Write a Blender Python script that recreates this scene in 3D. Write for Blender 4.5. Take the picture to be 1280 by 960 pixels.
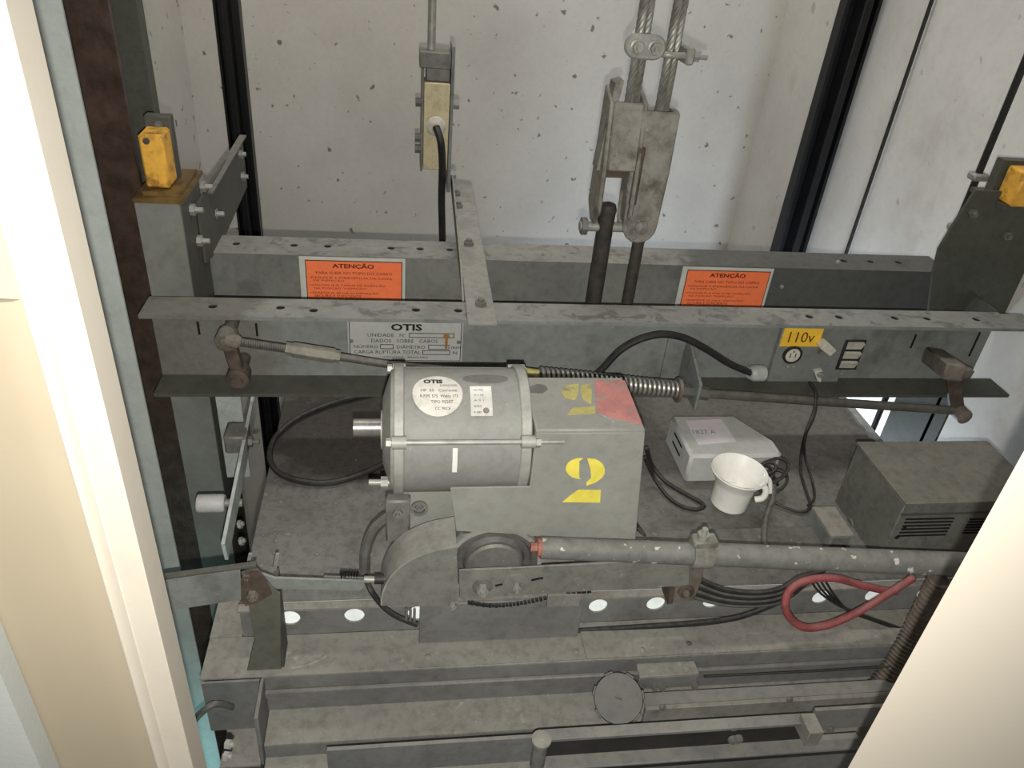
import bpy, bmesh, math, random
from mathutils import Vector, Matrix
random.seed(7)
for o in list(bpy.data.objects): bpy.data.objects.remove(o)
scn = bpy.context.scene
COL = scn.collection

# ------------------------------------------------------------------ camera
FPX = 970.0
CAM_H = 1.0                                   # metres above the car roof
AX = ((0.98934009, -0.08232674, -0.12011865),
      (0.00331531, 0.83737772, -0.54661463),
      (0.14558568, 0.54038954, 0.82872429))   # columns: lateral, down, depth, in image axes
def waxis(i): return Vector((AX[i][0], AX[i][2], -AX[i][1]))
RIGHT, DOWN, FWD = waxis(0), waxis(1), waxis(2)
EYE = Vector((0, 0, CAM_H))
cam = bpy.data.cameras.new('camera'); cam_o = bpy.data.objects.new('camera', cam); COL.objects.link(cam_o)
cam.sensor_width = 36.0; cam.lens = FPX / 1280 * 36.0; cam.clip_start = 0.01; cam.clip_end = 50
m = Matrix.Identity(4)
for r in range(3):
    m[r][0] = RIGHT[r]; m[r][1] = -DOWN[r]; m[r][2] = -FWD[r]; m[r][3] = EYE[r]
cam_o.matrix_world = m
scn.camera = cam_o

# ------------------------------------------------------------------ light
scn.view_settings.view_transform = 'Standard'; scn.view_settings.look = 'None'
scn.view_settings.gamma = 1.0; scn.view_settings.use_curve_mapping = False
scn.view_settings.exposure = 0.0
w = bpy.data.worlds.new('world'); scn.world = w; w.use_nodes = True
bg = w.node_tree.nodes['Background']; bg.inputs[0].default_value = (1.0, 0.97, 0.92, 1); bg.inputs[1].default_value = 0.11
def lamp(name, kind, loc, energy, color, aim=None, **kw):
    l = bpy.data.lights.new(name, kind); l.energy = energy; l.color = color
    for k, v in kw.items(): setattr(l, k, v)
    o = bpy.data.objects.new(name, l); COL.objects.link(o); o.location = loc
    if aim is not None:
        o.rotation_euler = (Vector(aim) - Vector(loc)).to_track_quat('-Z', 'Y').to_euler()
    return o
# the phone's own flash, just below its lens
flash_pos = EYE + DOWN * 0.036 + RIGHT * 0.004
lamp('phone_flash', 'SPOT', flash_pos, 70, (1.0, 0.97, 0.90), aim=flash_pos + FWD, spot_size=math.radians(136), spot_blend=1.0, shadow_soft_size=0.005)
# unseen fill added to brighten the back wall, two work lamps beside the car
lamp('back_wall_fill', 'AREA', (0.40, 1.95, 2.6), 30, (1.0, 0.97, 0.92), aim=(0.40, 2.9, 0.6), shape='RECTANGLE', size=1.5, size_y=0.25)
lamp('shaft_work_lamp', 'POINT', (-0.46, 0.80, -0.80), 2.2, (0.42, 0.92, 0.95), shadow_soft_size=0.06)
lamp('shaft_work_lamp', 'POINT', (1.22, 1.75, -0.55), 30, (0.72, 0.85, 1.0), shadow_soft_size=0.06)

# ------------------------------------------------------------------ pixel helper (calibrated rays)
def ray(px, py):
    return RIGHT * ((px - 640) / FPX) + DOWN * ((py - 480) / FPX) + FWD
def at(px, py, x=None, y=None, z=None):
    r = ray(px, py)
    if z is not None: t = (z - EYE.z) / r.z
    elif y is not None: t = y / r.y
    else: t = x / r.x
    return EYE + r * t

# ------------------------------------------------------------------ materials
MATS = {}
BRIGHT = {'sign_orange', 'cup_plastic', 'junction_plastic', 'sign_border_white', 'white_plastic', 'label_yellow', 'switch_cream', 'socket_cream', 'lit_diffuser', 'painted_concrete', 'side_concrete', 'nameplate_grey', 'lubricator_yellow', 'faded_paper', 'round_label_paper', 'door_cream_enamel', 'stencil_yellow', 'red_cable', 'motor_nameplate'}
def mat(name, col, rough=0.6, metal=0.0, var=0.22, scale=9.0, dust=0.0, dustcol=(0.36, 0.34, 0.30), spots=0.0, spotcol=(0.62, 0.61, 0.57),
        stain=0.0, staincol=(0.03, 0.026, 0.022), stainscale=3.0, bump=0.15, fine=160.0, spotscale=38.0, spec=0.3, grime=0.35, patch=None, spotth=0.68, scuff=0.0):
    if name in MATS: return MATS[name]
    if name not in BRIGHT:
        sc = lambda t: tuple(k * 0.72 for k in t)
        col, dustcol, staincol, spotcol = sc(col), sc(dustcol), sc(staincol), sc(spotcol)
    M = bpy.data.materials.new(name); M.use_nodes = True; nt = M.node_tree; N = nt.nodes; L = nt.links
    b = N['Principled BSDF']; b.inputs['Roughness'].default_value = rough; b.inputs['Metallic'].default_value = metal
    b.inputs['Specular IOR Level'].default_value = spec
    geo = N.new('ShaderNodeNewGeometry'); pos = geo.outputs['Position']
    def noise(s, det=4, rg=0.6):
        n = N.new('ShaderNodeTexNoise'); n.inputs['Scale'].default_value = s; n.inputs['Detail'].default_value = det
        n.inputs['Roughness'].default_value = rg; L.new(pos, n.inputs['Vector']); return n.outputs['Fac']
    def ramp(src, a, c):
        r = N.new('ShaderNodeMapRange'); r.inputs['From Min'].default_value = a; r.inputs['From Max'].default_value = c
        L.new(src, r.inputs['Value']); return r.outputs['Result']
    def mul(a, k):
        q = N.new('ShaderNodeMath'); q.operation = 'MULTIPLY'; L.new(a, q.inputs[0])
        if isinstance(k, (int, float)): q.inputs[1].default_value = k
        else: L.new(k, q.inputs[1])
        return q.outputs[0]
    def mix(fac, A, B):
        q = N.new('ShaderNodeMix'); q.data_type = 'RGBA'; L.new(fac, q.inputs[0])
        for s, v in ((q.inputs[6], A), (q.inputs[7], B)):
            if isinstance(v, tuple): s.default_value = (*v[:3], 1)
            else: L.new(v, s)
        return q.outputs[2]
    grime_amt = grime
    lo = tuple(c * (1 - var) for c in col); hi = tuple(min(1, c * (1 + var)) for c in col)
    c = mix(ramp(noise(scale, 6), 0.3, 0.7), lo, hi)
    if stain > 0:
        c = mix(mul(ramp(noise(stainscale, 5, 0.65), 0.54, 0.68), stain), c, staincol)
    if dust > 0:
        sep = N.new('ShaderNodeSeparateXYZ'); L.new(geo.outputs['Normal'], sep.inputs[0])
        up = ramp(sep.outputs[2], 0.35, 0.9)
        dn = ramp(noise(scale * 2.2, 6), 0.25, 0.6)
        c = mix(mul(mul(up, dn), dust), c, dustcol)
    if spots > 0:
        c = mix(mul(ramp(noise(spotscale, 3, 0.5), spotth, spotth + 0.04), spots), c, spotcol)
    if scuff > 0:
        sp2 = N.new('ShaderNodeSeparateXYZ'); L.new(geo.outputs['Normal'], sp2.inputs[0])
        mp2 = N.new('ShaderNodeMapping'); L.new(pos, mp2.inputs['Vector']); mp2.inputs['Scale'].default_value = (17, 24, 1)
        n2 = N.new('ShaderNodeTexNoise'); n2.inputs['Scale'].default_value = 1.0; n2.inputs['Detail'].default_value = 7; n2.inputs['Roughness'].default_value = 0.68; n2.inputs['Distortion'].default_value = 0.8; L.new(mp2.outputs[0], n2.inputs['Vector'])
        c = mix(mul(mul(ramp(sp2.outputs[2], 0.5, 0.9), ramp(n2.outputs['Fac'], 0.53, 0.62)), scuff), c, (0.05, 0.049, 0.045))
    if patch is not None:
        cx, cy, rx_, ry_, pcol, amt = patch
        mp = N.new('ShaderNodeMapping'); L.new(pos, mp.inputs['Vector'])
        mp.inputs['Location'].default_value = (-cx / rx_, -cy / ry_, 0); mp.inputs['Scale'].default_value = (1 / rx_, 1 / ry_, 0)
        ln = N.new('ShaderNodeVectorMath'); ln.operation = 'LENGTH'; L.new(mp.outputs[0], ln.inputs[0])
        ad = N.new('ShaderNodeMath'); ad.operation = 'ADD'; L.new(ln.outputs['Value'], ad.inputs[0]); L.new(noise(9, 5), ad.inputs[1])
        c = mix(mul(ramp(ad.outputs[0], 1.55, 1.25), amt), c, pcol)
    if grime_amt > 0:
        g1 = mul(ramp(noise(55, 8, 0.7), 0.46, 0.66), grime_amt)
        dk = N.new('ShaderNodeMix'); dk.data_type = 'RGBA'; dk.blend_type = 'MULTIPLY'; L.new(g1, dk.inputs[0]); L.new(c, dk.inputs[6]); dk.inputs[7].default_value = (0.42, 0.40, 0.37, 1); c = dk.outputs[2]
        g2 = mul(ramp(noise(150, 4, 0.6), 0.66, 0.74), grime_amt)
        c = mix(g2, c, tuple(min(0.75, k * 1.9 + 0.05) for k in col))
    L.new(c, b.inputs['Base Color'])
    if bump > 0:
        bp = N.new('ShaderNodeBump'); bp.inputs['Strength'].default_value = bump; bp.inputs['Distance'].default_value = 0.002
        L.new(noise(fine, 4), bp.inputs['Height']); L.new(bp.outputs[0], b.inputs['Normal'])
    MATS[name] = M; return M

CONC = mat('painted_concrete', (0.54, 0.515, 0.475), 0.85, var=0.09, scale=2.2, spots=0.85, spotcol=(0.12, 0.11, 0.095), spotscale=25, spotth=0.660, bump=0.3, fine=60, spec=0.2, stain=0.25, staincol=(0.42, 0.37, 0.32), stainscale=1.6, grime=0.10)
CONCR = mat('side_concrete', (0.64, 0.62, 0.58), 0.85, var=0.09, scale=2.2, spots=0.5, spotcol=(0.3, 0.28, 0.25), spotscale=17, bump=0.3, fine=60, spec=0.2, stain=0.22, staincol=(0.34, 0.27, 0.2), stainscale=5.1, grime=0.1)
PIT = mat('pit_concrete', (0.14, 0.14, 0.13), 0.9)
FRAME = mat('frame_paint', (0.285, 0.305, 0.29), 0.55, var=0.16, scale=5, dust=0.72, dustcol=(0.40, 0.388, 0.36), scuff=0.55, patch=(-0.45, 1.33, 0.22, 0.6, (0.135, 0.125, 0.105), 0.7), grime=0.32, stain=0.45, staincol=(0.09, 0.085, 0.07), stainscale=7)  # patch paints the flash's falloff into the left end of the beam
FRAMER = mat('rear_frame_paint', (0.245, 0.253, 0.235), 0.55, var=0.2, scale=6, dust=0.7, dustcol=(0.42, 0.405, 0.375), scuff=0.55, grime=0.3, stain=0.45, staincol=(0.09, 0.085, 0.07), stainscale=7, patch=(1.0, 1.6, 0.42, 0.5, (0.075, 0.078, 0.075), 0.8))  # patch: grease on the right flange, with flash vignetting painted into the web
FRAMED = mat('upright_paint', (0.105, 0.11, 0.092), 0.55, var=0.2, scale=6, dust=0.35, dustcol=(0.2, 0.19, 0.17), stain=0.4, staincol=(0.06, 0.055, 0.045), stainscale=6)
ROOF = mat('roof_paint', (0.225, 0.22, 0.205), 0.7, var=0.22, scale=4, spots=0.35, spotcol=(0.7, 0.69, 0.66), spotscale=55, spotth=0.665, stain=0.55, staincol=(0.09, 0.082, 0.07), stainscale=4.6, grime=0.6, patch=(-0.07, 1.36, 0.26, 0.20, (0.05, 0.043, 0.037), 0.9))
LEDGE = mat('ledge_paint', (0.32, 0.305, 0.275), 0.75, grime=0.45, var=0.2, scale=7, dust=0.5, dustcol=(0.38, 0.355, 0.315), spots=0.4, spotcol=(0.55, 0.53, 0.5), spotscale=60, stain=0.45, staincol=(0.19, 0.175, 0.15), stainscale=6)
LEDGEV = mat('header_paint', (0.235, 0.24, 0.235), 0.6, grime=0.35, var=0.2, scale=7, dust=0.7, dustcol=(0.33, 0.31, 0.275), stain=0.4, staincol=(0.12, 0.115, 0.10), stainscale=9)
MOTOR = mat('motor_aluminium_paint', (0.335, 0.338, 0.318), 0.6, metal=0.1, var=0.13, scale=9, dust=0.3, dustcol=(0.42, 0.41, 0.375), stain=0.35, staincol=(0.24, 0.235, 0.21), stainscale=9, grime=0.25)
CAST = mat('cast_aluminium', (0.48, 0.475, 0.44), 0.55, metal=0.2, var=0.12, scale=20, stain=0.3, staincol=(0.3, 0.28, 0.25), stainscale=20)
HOUSE = mat('housing_paint', (0.36, 0.366, 0.33), 0.55, var=0.09, scale=7, dust=0.35, dustcol=(0.36, 0.35, 0.32), stain=0.3, staincol=(0.25, 0.245, 0.215), stainscale=9, grime=0.22)
GUARD = mat('guard_paint', (0.255, 0.257, 0.23), 0.6, var=0.12, scale=10, dust=0.8, dustcol=(0.40, 0.385, 0.35), spots=0.5, spotscale=60, grime=0.45)
PIPE = mat('pipe_paint', (0.225, 0.23, 0.218), 0.5, var=0.1, scale=12, dust=0.6, dustcol=(0.34, 0.33, 0.305), spots=0.9, spotcol=(0.85, 0.84, 0.8), spotscale=62, spotth=0.655, grime=0.45)
STEEL = mat('zinc_steel', (0.47, 0.462, 0.43), 0.5, metal=0.35, var=0.2, scale=40, bump=0.1)
DULL = mat('dull_steel', (0.25, 0.245, 0.228), 0.6, metal=0.25, var=0.25, scale=30, dust=0.4)
RODM = mat('rod_steel', (0.15, 0.144, 0.13), 0.6, metal=0.2, var=0.25, scale=30, dust=0.5)
SOCK = mat('socket_cast', (0.34, 0.327, 0.29), 0.6, metal=0.1, var=0.25, scale=24, grime=0.6, stain=0.7, staincol=(0.12, 0.10, 0.08), stainscale=16)
ROPE = mat('rope_wire', (0.36, 0.345, 0.31), 0.45, metal=0.5, var=0.25, scale=60)
GALV = mat('galvanised', (0.62, 0.67, 0.64), 0.5, metal=0.15, var=0.2, scale=14, stain=0.4, staincol=(0.26, 0.24, 0.21), stainscale=9)  # greenish tint paints in the teal lamp light
RAILB = mat('rail_grease_brown', (0.092, 0.060, 0.046), 0.35, metal=0.3, var=0.45, scale=22, bump=0.4)
BLACK = mat('black_steel', (0.012, 0.012, 0.013), 0.4, var=0.3, scale=20)
RUBBER = mat('black_rubber', (0.03, 0.029, 0.028), 0.55, var=0.3, scale=40, dust=0.55, dustcol=(0.13, 0.125, 0.115))
GREYCABLE = mat('grey_cable', (0.13, 0.128, 0.12), 0.6, var=0.25, scale=40, dust=0.4)
RUST = mat('rusty_steel', (0.115, 0.088, 0.07), 0.8, var=0.45, scale=30, dust=0.25)
RUSTG = mat('rust_grey', (0.20, 0.172, 0.145), 0.75, var=0.35, scale=30, dust=0.4)
YEL = mat('lubricator_yellow', (0.78, 0.42, 0.065), 0.5, var=0.15, scale=20, stain=0.85, staincol=(0.12, 0.06, 0.02), stainscale=22)
YELR = mat('oily_yellow_plate', (0.19, 0.12, 0.04), 0.4, var=0.5, scale=22, stain=0.6, staincol=(0.06, 0.035, 0.015), stainscale=16)
ORANGE = mat('sign_orange', (1.0, 0.22, 0.085), 0.5, var=0.05, scale=10, bump=0.0, grime=0.15)
WHITE = mat('white_plastic', (0.70, 0.695, 0.66), 0.45, var=0.05, scale=20, bump=0.03, grime=0.1)
CUPM = mat('cup_plastic', (0.84, 0.83, 0.79), 0.4, var=0.06, scale=25, stain=0.25, staincol=(0.42, 0.38, 0.32), stainscale=24, bump=0.03, grime=0.08)
SIGNW = mat('sign_border_white', (0.55, 0.55, 0.50), 0.55, var=0.08, scale=30, bump=0.0, grime=0)
INK = mat('print_black', (0.02, 0.018, 0.017), 0.6, bump=0.0, grime=0)
INKR = mat('print_dark_red', (0.16, 0.03, 0.018), 0.6, bump=0.0, grime=0)
PLATEW = mat('nameplate_grey', (0.47, 0.475, 0.46), 0.45, metal=0.2, var=0.07, scale=20, bump=0.0, grime=0.15)
YLAB = mat('label_yellow', (0.85, 0.52, 0.045), 0.5, var=0.07, scale=30, bump=0.0, grime=0.15)
YPAINT = mat('stencil_yellow', (0.74, 0.64, 0.10), 0.7, var=0.1, scale=40, bump=0.0, grime=0.15)
YPAINT2 = mat('stencil_yellow_worn', (0.62, 0.55, 0.20), 0.7, var=0.12, scale=40, bump=0.0, stain=0.7, staincol=(0.27, 0.25, 0.19), stainscale=30)
PINK = mat('red_tag_worn', (0.58, 0.25, 0.23), 0.7, var=0.2, scale=30, bump=0.1, stain=0.75, staincol=(0.36, 0.33, 0.29), stainscale=26)
CREAM = mat('switch_cream', (0.60, 0.52, 0.33), 0.5, var=0.08, scale=20, stain=0.35, staincol=(0.38, 0.30, 0.17), stainscale=20)
SOCKETW = mat('socket_cream', (0.56, 0.54, 0.47), 0.5, var=0.1, scale=30)
JBOX = mat('junction_plastic', (0.52, 0.53, 0.52), 0.5, var=0.05, scale=8, dust=0.6, dustcol=(0.44, 0.43, 0.405), bump=0.05, grime=0.2)
PAPER = mat('faded_paper', (0.66, 0.62, 0.65), 0.8, var=0.1, scale=30, bump=0.0, grime=0)
INKP = mat('faded_violet_ink', (0.27, 0.23, 0.30), 0.8, bump=0.0, grime=0)
TRANS = mat('transformer_paint', (0.19, 0.195, 0.175), 0.6, var=0.15, scale=6, dust=0.75, dustcol=(0.27, 0.255, 0.215), stain=0.4, staincol=(0.13, 0.125, 0.105), stainscale=9, grime=0.5)
REDC = mat('red_cable', (0.26, 0.062, 0.065), 0.6, var=0.3, scale=30, dust=0.5, dustcol=(0.30, 0.16, 0.155), stain=0.5, staincol=(0.2, 0.1, 0.09), stainscale=20, spots=0.4, spotcol=(0.5, 0.42, 0.38), spotscale=90)
REDP = mat('red_plug', (0.50, 0.22, 0.17), 0.7, var=0.3, scale=60, stain=0.6, staincol=(0.4, 0.37, 0.33), stainscale=60)
COND = mat('brown_conduit', (0.17, 0.14, 0.115), 0.6, var=0.25, scale=40, dust=0.5, dustcol=(0.26, 0.23, 0.2))
DOORC = mat('door_cream_enamel', (0.66, 0.60, 0.505), 0.4, var=0.02, scale=3, bump=0.02, fine=300, grime=0)
JAMBC = mat('jamb_cream_enamel', (0.60, 0.55, 0.465), 0.4, var=0.03, scale=5, bump=0.05, fine=200, grime=0.06)
JAMBT = mat('cladding_tan', (0.385, 0.33, 0.24), 0.5, var=0.04, scale=5, bump=0.05, grime=0)
PANELW = mat('cladding_pale', (0.5, 0.52, 0.5), 0.5, var=0.04, grime=0)
STRIPM = mat('strip_galvanised', (0.43, 0.47, 0.445), 0.5, metal=0.1, var=0.12, scale=9, grime=0.2, stain=0.3, staincol=(0.26, 0.25, 0.22), stainscale=9)  # tinted greener so the colour itself carries the teal light on the strip
BRASS = mat('turnbuckle_zinc', (0.29, 0.277, 0.228), 0.6, metal=0.1, var=0.25, scale=30, stain=0.4, staincol=(0.2, 0.17, 0.12), stainscale=30)
HROD = mat('hitch_rod_steel', (0.065, 0.056, 0.048), 0.6, var=0.4, scale=30, grime=0.5)
GUARDR = mat('guard_dusty_rim', (0.40, 0.388, 0.355), 0.7, var=0.15, scale=14, stain=0.4, staincol=(0.27, 0.26, 0.235), stainscale=16, grime=0.4)
HOLE = mat('hole_dark', (0.010, 0.010, 0.009), 0.9, bump=0.0)  # near-black standing in for the dark inside openings

# ------------------------------------------------------------------ mesh helpers
def orth(d):
    d = d.normalized(); a = Vector((0, 0, 1)) if abs(d.z) < 0.9 else Vector((1, 0, 0))
    u = d.cross(a).normalized(); return u, d.cross(u).normalized()
def smooth_path(pts, n=6):
    pts = [Vector(p) for p in pts]
    if len(pts) < 3: return pts
    P = [pts[0] * 2 - pts[1]] + pts + [pts[-1] * 2 - pts[-2]]; out = []
    for i in range(1, len(P) - 2):
        a, b, c, d = P[i - 1:i + 3]
        for k in range(n):
            t = k / n
            out.append(0.5 * ((2 * b) + (c - a) * t + (2 * a - 5 * b + 4 * c - d) * t * t + (3 * b - a - 3 * c + d) * t ** 3))
    out.append(pts[-1]); return out
class MB:
    def __init__(s): s.v = []; s.f = []; s.sm = []
    def add(s, vs, fs, smooth=False):
        n = len(s.v); s.v += [Vector(v) for v in vs]
        for f in fs: s.f.append([n + i for i in f]); s.sm.append(smooth)
        return s
    def box(s, x0, x1, y0, y1, z0, z1):
        return s.obox((Vector(((x0 + x1) / 2, (y0 + y1) / 2, (z0 + z1) / 2))), Vector((abs(x1 - x0) / 2, 0, 0)), Vector((0, abs(y1 - y0) / 2, 0)), Vector((0, 0, abs(z1 - z0) / 2)))
    def obox(s, c, a, b, d):
        c, a, b, d = Vector(c), Vector(a), Vector(b), Vector(d)
        if a.cross(b).dot(d) < 0: d = -d
        vs = [c + a * i + b * j + d * k for k in (-1, 1) for j in (-1, 1) for i in (-1, 1)]
        return s.add(vs, [(0, 2, 3, 1), (4, 5, 7, 6), (0, 1, 5, 4), (2, 6, 7, 3), (0, 4, 6, 2), (1, 3, 7, 5)])
    def bar(s, p0, p1, w, t, up=(0, 0, 1)):
        p0, p1 = Vector(p0), Vector(p1); d = p1 - p0; u = Vector(up); sd = d.cross(u).normalized(); u = sd.cross(d).normalized()
        return s.obox((p0 + p1) / 2, d / 2, sd * w / 2, u * t / 2)
    def cyl(s, p0, p1, r0, r1=None, seg=16, caps=True):
        p0, p1 = Vector(p0), Vector(p1); r1 = r0 if r1 is None else r1; u, w_ = orth(p1 - p0)
        vs = []
        for p, r in ((p0, r0), (p1, r1)):
            vs += [p + (u * math.cos(2 * math.pi * i / seg) + w_ * math.sin(2 * math.pi * i / seg)) * r for i in range(seg)]
        s.add(vs, [(i, (i + 1) % seg, seg + (i + 1) % seg, seg + i) for i in range(seg)], seg > 6)
        if caps:
            s.add(vs[:seg], [tuple(range(seg))[::-1]]); s.add(vs[seg:], [tuple(range(seg))])
        return s
    def lathe(s, p0, axis, prof, seg=24, smooth=True):
        p0 = Vector(p0); a = Vector(axis).normalized(); u, w_ = orth(a); vs = []
        for r, h in prof:
            vs += [p0 + a * h + (u * math.cos(2 * math.pi * i / seg) + w_ * math.sin(2 * math.pi * i / seg)) * r for i in range(seg)]
        fs = []
        for k in range(len(prof) - 1):
            for i in range(seg):
                j = (i + 1) % seg; fs.append((k * seg + i, k * seg + j, (k + 1) * seg + j, (k + 1) * seg + i))
        return s.add(vs, fs, smooth)
    def tube(s, pts, r, seg=8, n=6, caps=True, rad=None):
        P = smooth_path(pts, n) if n > 1 else [Vector(p) for p in pts]
        d = (P[1] - P[0]).normalized(); u, w_ = orth(d); vs = []
        for i, p in enumerate(P):
            if i < len(P) - 1: dn = P[i + 1] - P[i]
            if i > 0: dn = dn + (P[i] - P[i - 1]) if i < len(P) - 1 else P[i] - P[i - 1]
            dn = dn.normalized()
            u = (u - dn * u.dot(dn)).normalized(); w_ = dn.cross(u)
            rr = rad(i / (len(P) - 1)) if rad else r
            vs += [p + (u * math.cos(2 * math.pi * k / seg) + w_ * math.sin(2 * math.pi * k / seg)) * rr for k in range(seg)]
        fs = []
        for i in range(len(P) - 1):
            for k in range(seg):
                j = (k + 1) % seg; fs.append((i * seg + k, i * seg + j, (i + 1) * seg + j, (i + 1) * seg + k))
        s.add(vs, fs, True)
        if caps: s.add(vs[:seg], [tuple(range(seg))[::-1]]); s.add(vs[-seg:], [tuple(range(seg))])
        return s
    def helix(s, p0, p1, R, r, turns, seg=6, per=14, phase=0.0):
        p0, p1 = Vector(p0), Vector(p1); u, w_ = orth(p1 - p0); n = int(turns * per); pts = []
        for i in range(n + 1):
            a = phase + 2 * math.pi * i / per; pts.append(p0.lerp(p1, i / n) + (u * math.cos(a) + w_ * math.sin(a)) * R)
        return s.tube(pts, r, seg, n=1)
    def prism(s, poly, vec):
        poly = [Vector(p) for p in poly]; vec = Vector(vec); n = len(poly)
        nrm = Vector((0, 0, 0))
        for i in range(n): nrm += poly[i].cross(poly[(i + 1) % n])
        if nrm.dot(vec) > 0: poly = poly[::-1]
        vs = poly + [p + vec for p in poly]
        s.add(vs, [tuple(range(n)), tuple(range(2 * n - 1, n - 1, -1))] + [(i, n + i, n + (i + 1) % n, (i + 1) % n)[::1] for i in range(n)])
        return s
    def sphere(s, c, r, seg=10, rings=6):
        return s.lathe(Vector(c) - Vector((0, 0, r)), (0, 0, 1), [(max(1e-5, r * math.sin(math.pi * k / rings)), r - r * math.cos(math.pi * k / rings)) for k in range(rings + 1)], seg)
    def holed(s, origin, U, V, T, lu, lv, holes, seg=14):
        """plate in U,V with round (u,v,r) holes, thickness T"""
        O, U, V, T = Vector(origin), Vector(U).normalized(), Vector(V).normalized(), Vector(T)
        flip = U.cross(V).dot(T) < 0
        holes = sorted(holes); cuts = [0.0]
        for u, v, r in holes:
            cuts += [u - r * 1.5, u + r * 1.5]
        cuts.append(lu); faces = []
        for i in range(0, len(cuts), 2):
            if cuts[i + 1] - cuts[i] > 1e-6: faces.append([(cuts[i], 0), (cuts[i + 1], 0), (cuts[i + 1], lv), (cuts[i], lv)])
        walls = []
        for u, v, r in holes:
            a, b = u - r * 1.5, u + r * 1.5
            ring = [(u + r * math.cos(math.pi * 2 * k / seg), v + r * math.sin(math.pi * 2 * k / seg)) for k in range(seg)]
            h = seg // 2
            faces.append([(b, v), (b, lv), (a, lv), (a, v)] + [ring[k] for k in range(h, -1, -1)])
            faces.append([(a, v), (a, 0), (b, 0), (b, v)] + [ring[k % seg] for k in range(seg, h - 1, -1)])
            walls.append(ring)
        for top in (0, 1):
            for f in faces:
                vs = [O + U * p[0] + V * p[1] + T * top for p in f]; idx = list(range(len(f)))
                if (top == 0) != flip: idx = idx[::-1]
                s.add(vs, [idx])
        outer = [(0, 0), (lu, 0), (lu, lv), (0, lv)]
        for i in range(4):
            p, q = outer[i], outer[(i + 1) % 4]
            vs = [O + U * p[0] + V * p[1], O + U * q[0] + V * q[1], O + U * q[0] + V * q[1] + T, O + U * p[0] + V * p[1] + T]
            s.add(vs, [(0, 1, 2, 3) if not flip else (3, 2, 1, 0)])
        for ring in walls:
            n = len(ring); vs = [O + U * p[0] + V * p[1] for p in ring] + [O + U * p[0] + V * p[1] + T for p in ring]
            s.add(vs, [((i + 1) % n, i, n + i, n + (i + 1) % n) if not flip else (i, (i + 1) % n, n + (i + 1) % n, n + i) for i in range(n)])
        return s
    def build(s, name, material, parent=None, bevel=0.0, label=None, kind=None):
        off = Vector(parent.get('_o', (0, 0, 0))) if parent is not None else Vector((0, 0, 0))
        if parent is None:
            off = Vector((sum(v.x for v in s.v), sum(v.y for v in s.v), 0)) / len(s.v); off.z = min(v.z for v in s.v)
        me = bpy.data.meshes.new(name); me.from_pydata([tuple(v - off) for v in s.v], [], s.f)
        me.polygons.foreach_set('use_smooth', s.sm); me.materials.append(material); me.update(); me.set_sharp_from_angle(angle=0.7)
        o = bpy.data.objects.new(name, me); COL.objects.link(o)
        if parent is not None: o.parent = parent; o['_o'] = tuple(off)
        else: o.location = off; o['_o'] = tuple(off)
        if bevel > 0:
            md = o.modifiers.new('bevel', 'BEVEL'); md.width = bevel; md.segments = 1; md.limit_method = 'ANGLE'; md.angle_limit = 0.9
        if label: o['label'] = label
        if kind: o['kind'] = kind
        return o
def thing(name, label, cat, loc, group=None):
    o = bpy.data.objects.new(name, None); COL.objects.link(o); o.location = Vector(loc); o['_o'] = tuple(loc); o.empty_display_size = 0.05
    o['label'] = label; o['category'] = cat
    if group: o['group'] = group
    return o
def tag(o, label, cat, group=None):
    o['label'] = label; o['category'] = cat
    if group: o['group'] = group
    return o
def struct(o, label=None):
    o['kind'] = 'structure'
    if label: o['label'] = label
    return o
def text(name, body, material, parent, width, warp, size=0.02, height=None, thick=0.0004, label=None, bold=0.0):
    """flat lettering: warp(u, v, t) maps metres from the text's lower-left corner to the place"""
    cu = bpy.data.curves.new('t', 'FONT'); cu.body = body; cu.size = size; cu.resolution_u = 2; cu.offset = bold
    to = bpy.data.objects.new('t', cu); COL.objects.link(to)
    dg = bpy.context.evaluated_depsgraph_get(); me = bpy.data.meshes.new_from_object(to.evaluated_get(dg))
    bpy.data.objects.remove(to); bpy.data.curves.remove(cu)
    xs = [v.co.x for v in me.vertices]; ys = [v.co.y for v in me.vertices]
    x0, y0 = min(xs), min(ys); sx = width / (max(xs) - x0); sy = (height / (max(ys) - y0)) if height else sx
    M_ = MB(); M_.add([warp((v.co.x - x0) * sx, (v.co.y - y0) * sy, thick) for v in me.vertices], [list(p.vertices) for p in me.polygons])
    bpy.data.meshes.remove(me)
    return M_.build(name, material, parent, label=label)
def bolt(mb, p, d, r=0.008, h=0.006, shank=0.008):
    p, d = Vector(p), Vector(d).normalized()
    mb.cyl(p, p + d * h, r, seg=6); mb.cyl(p + d * h, p + d * (h + shank), r * 0.5, seg=8); return mb
def hexbolt(parent, p, d, r=0.008, h=0.006, shank=0.006, material=None, name='bolt'):
    return bolt(MB(), p, d, r, h, shank).build(name, material or STEEL, parent)
V3 = Vector
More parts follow.
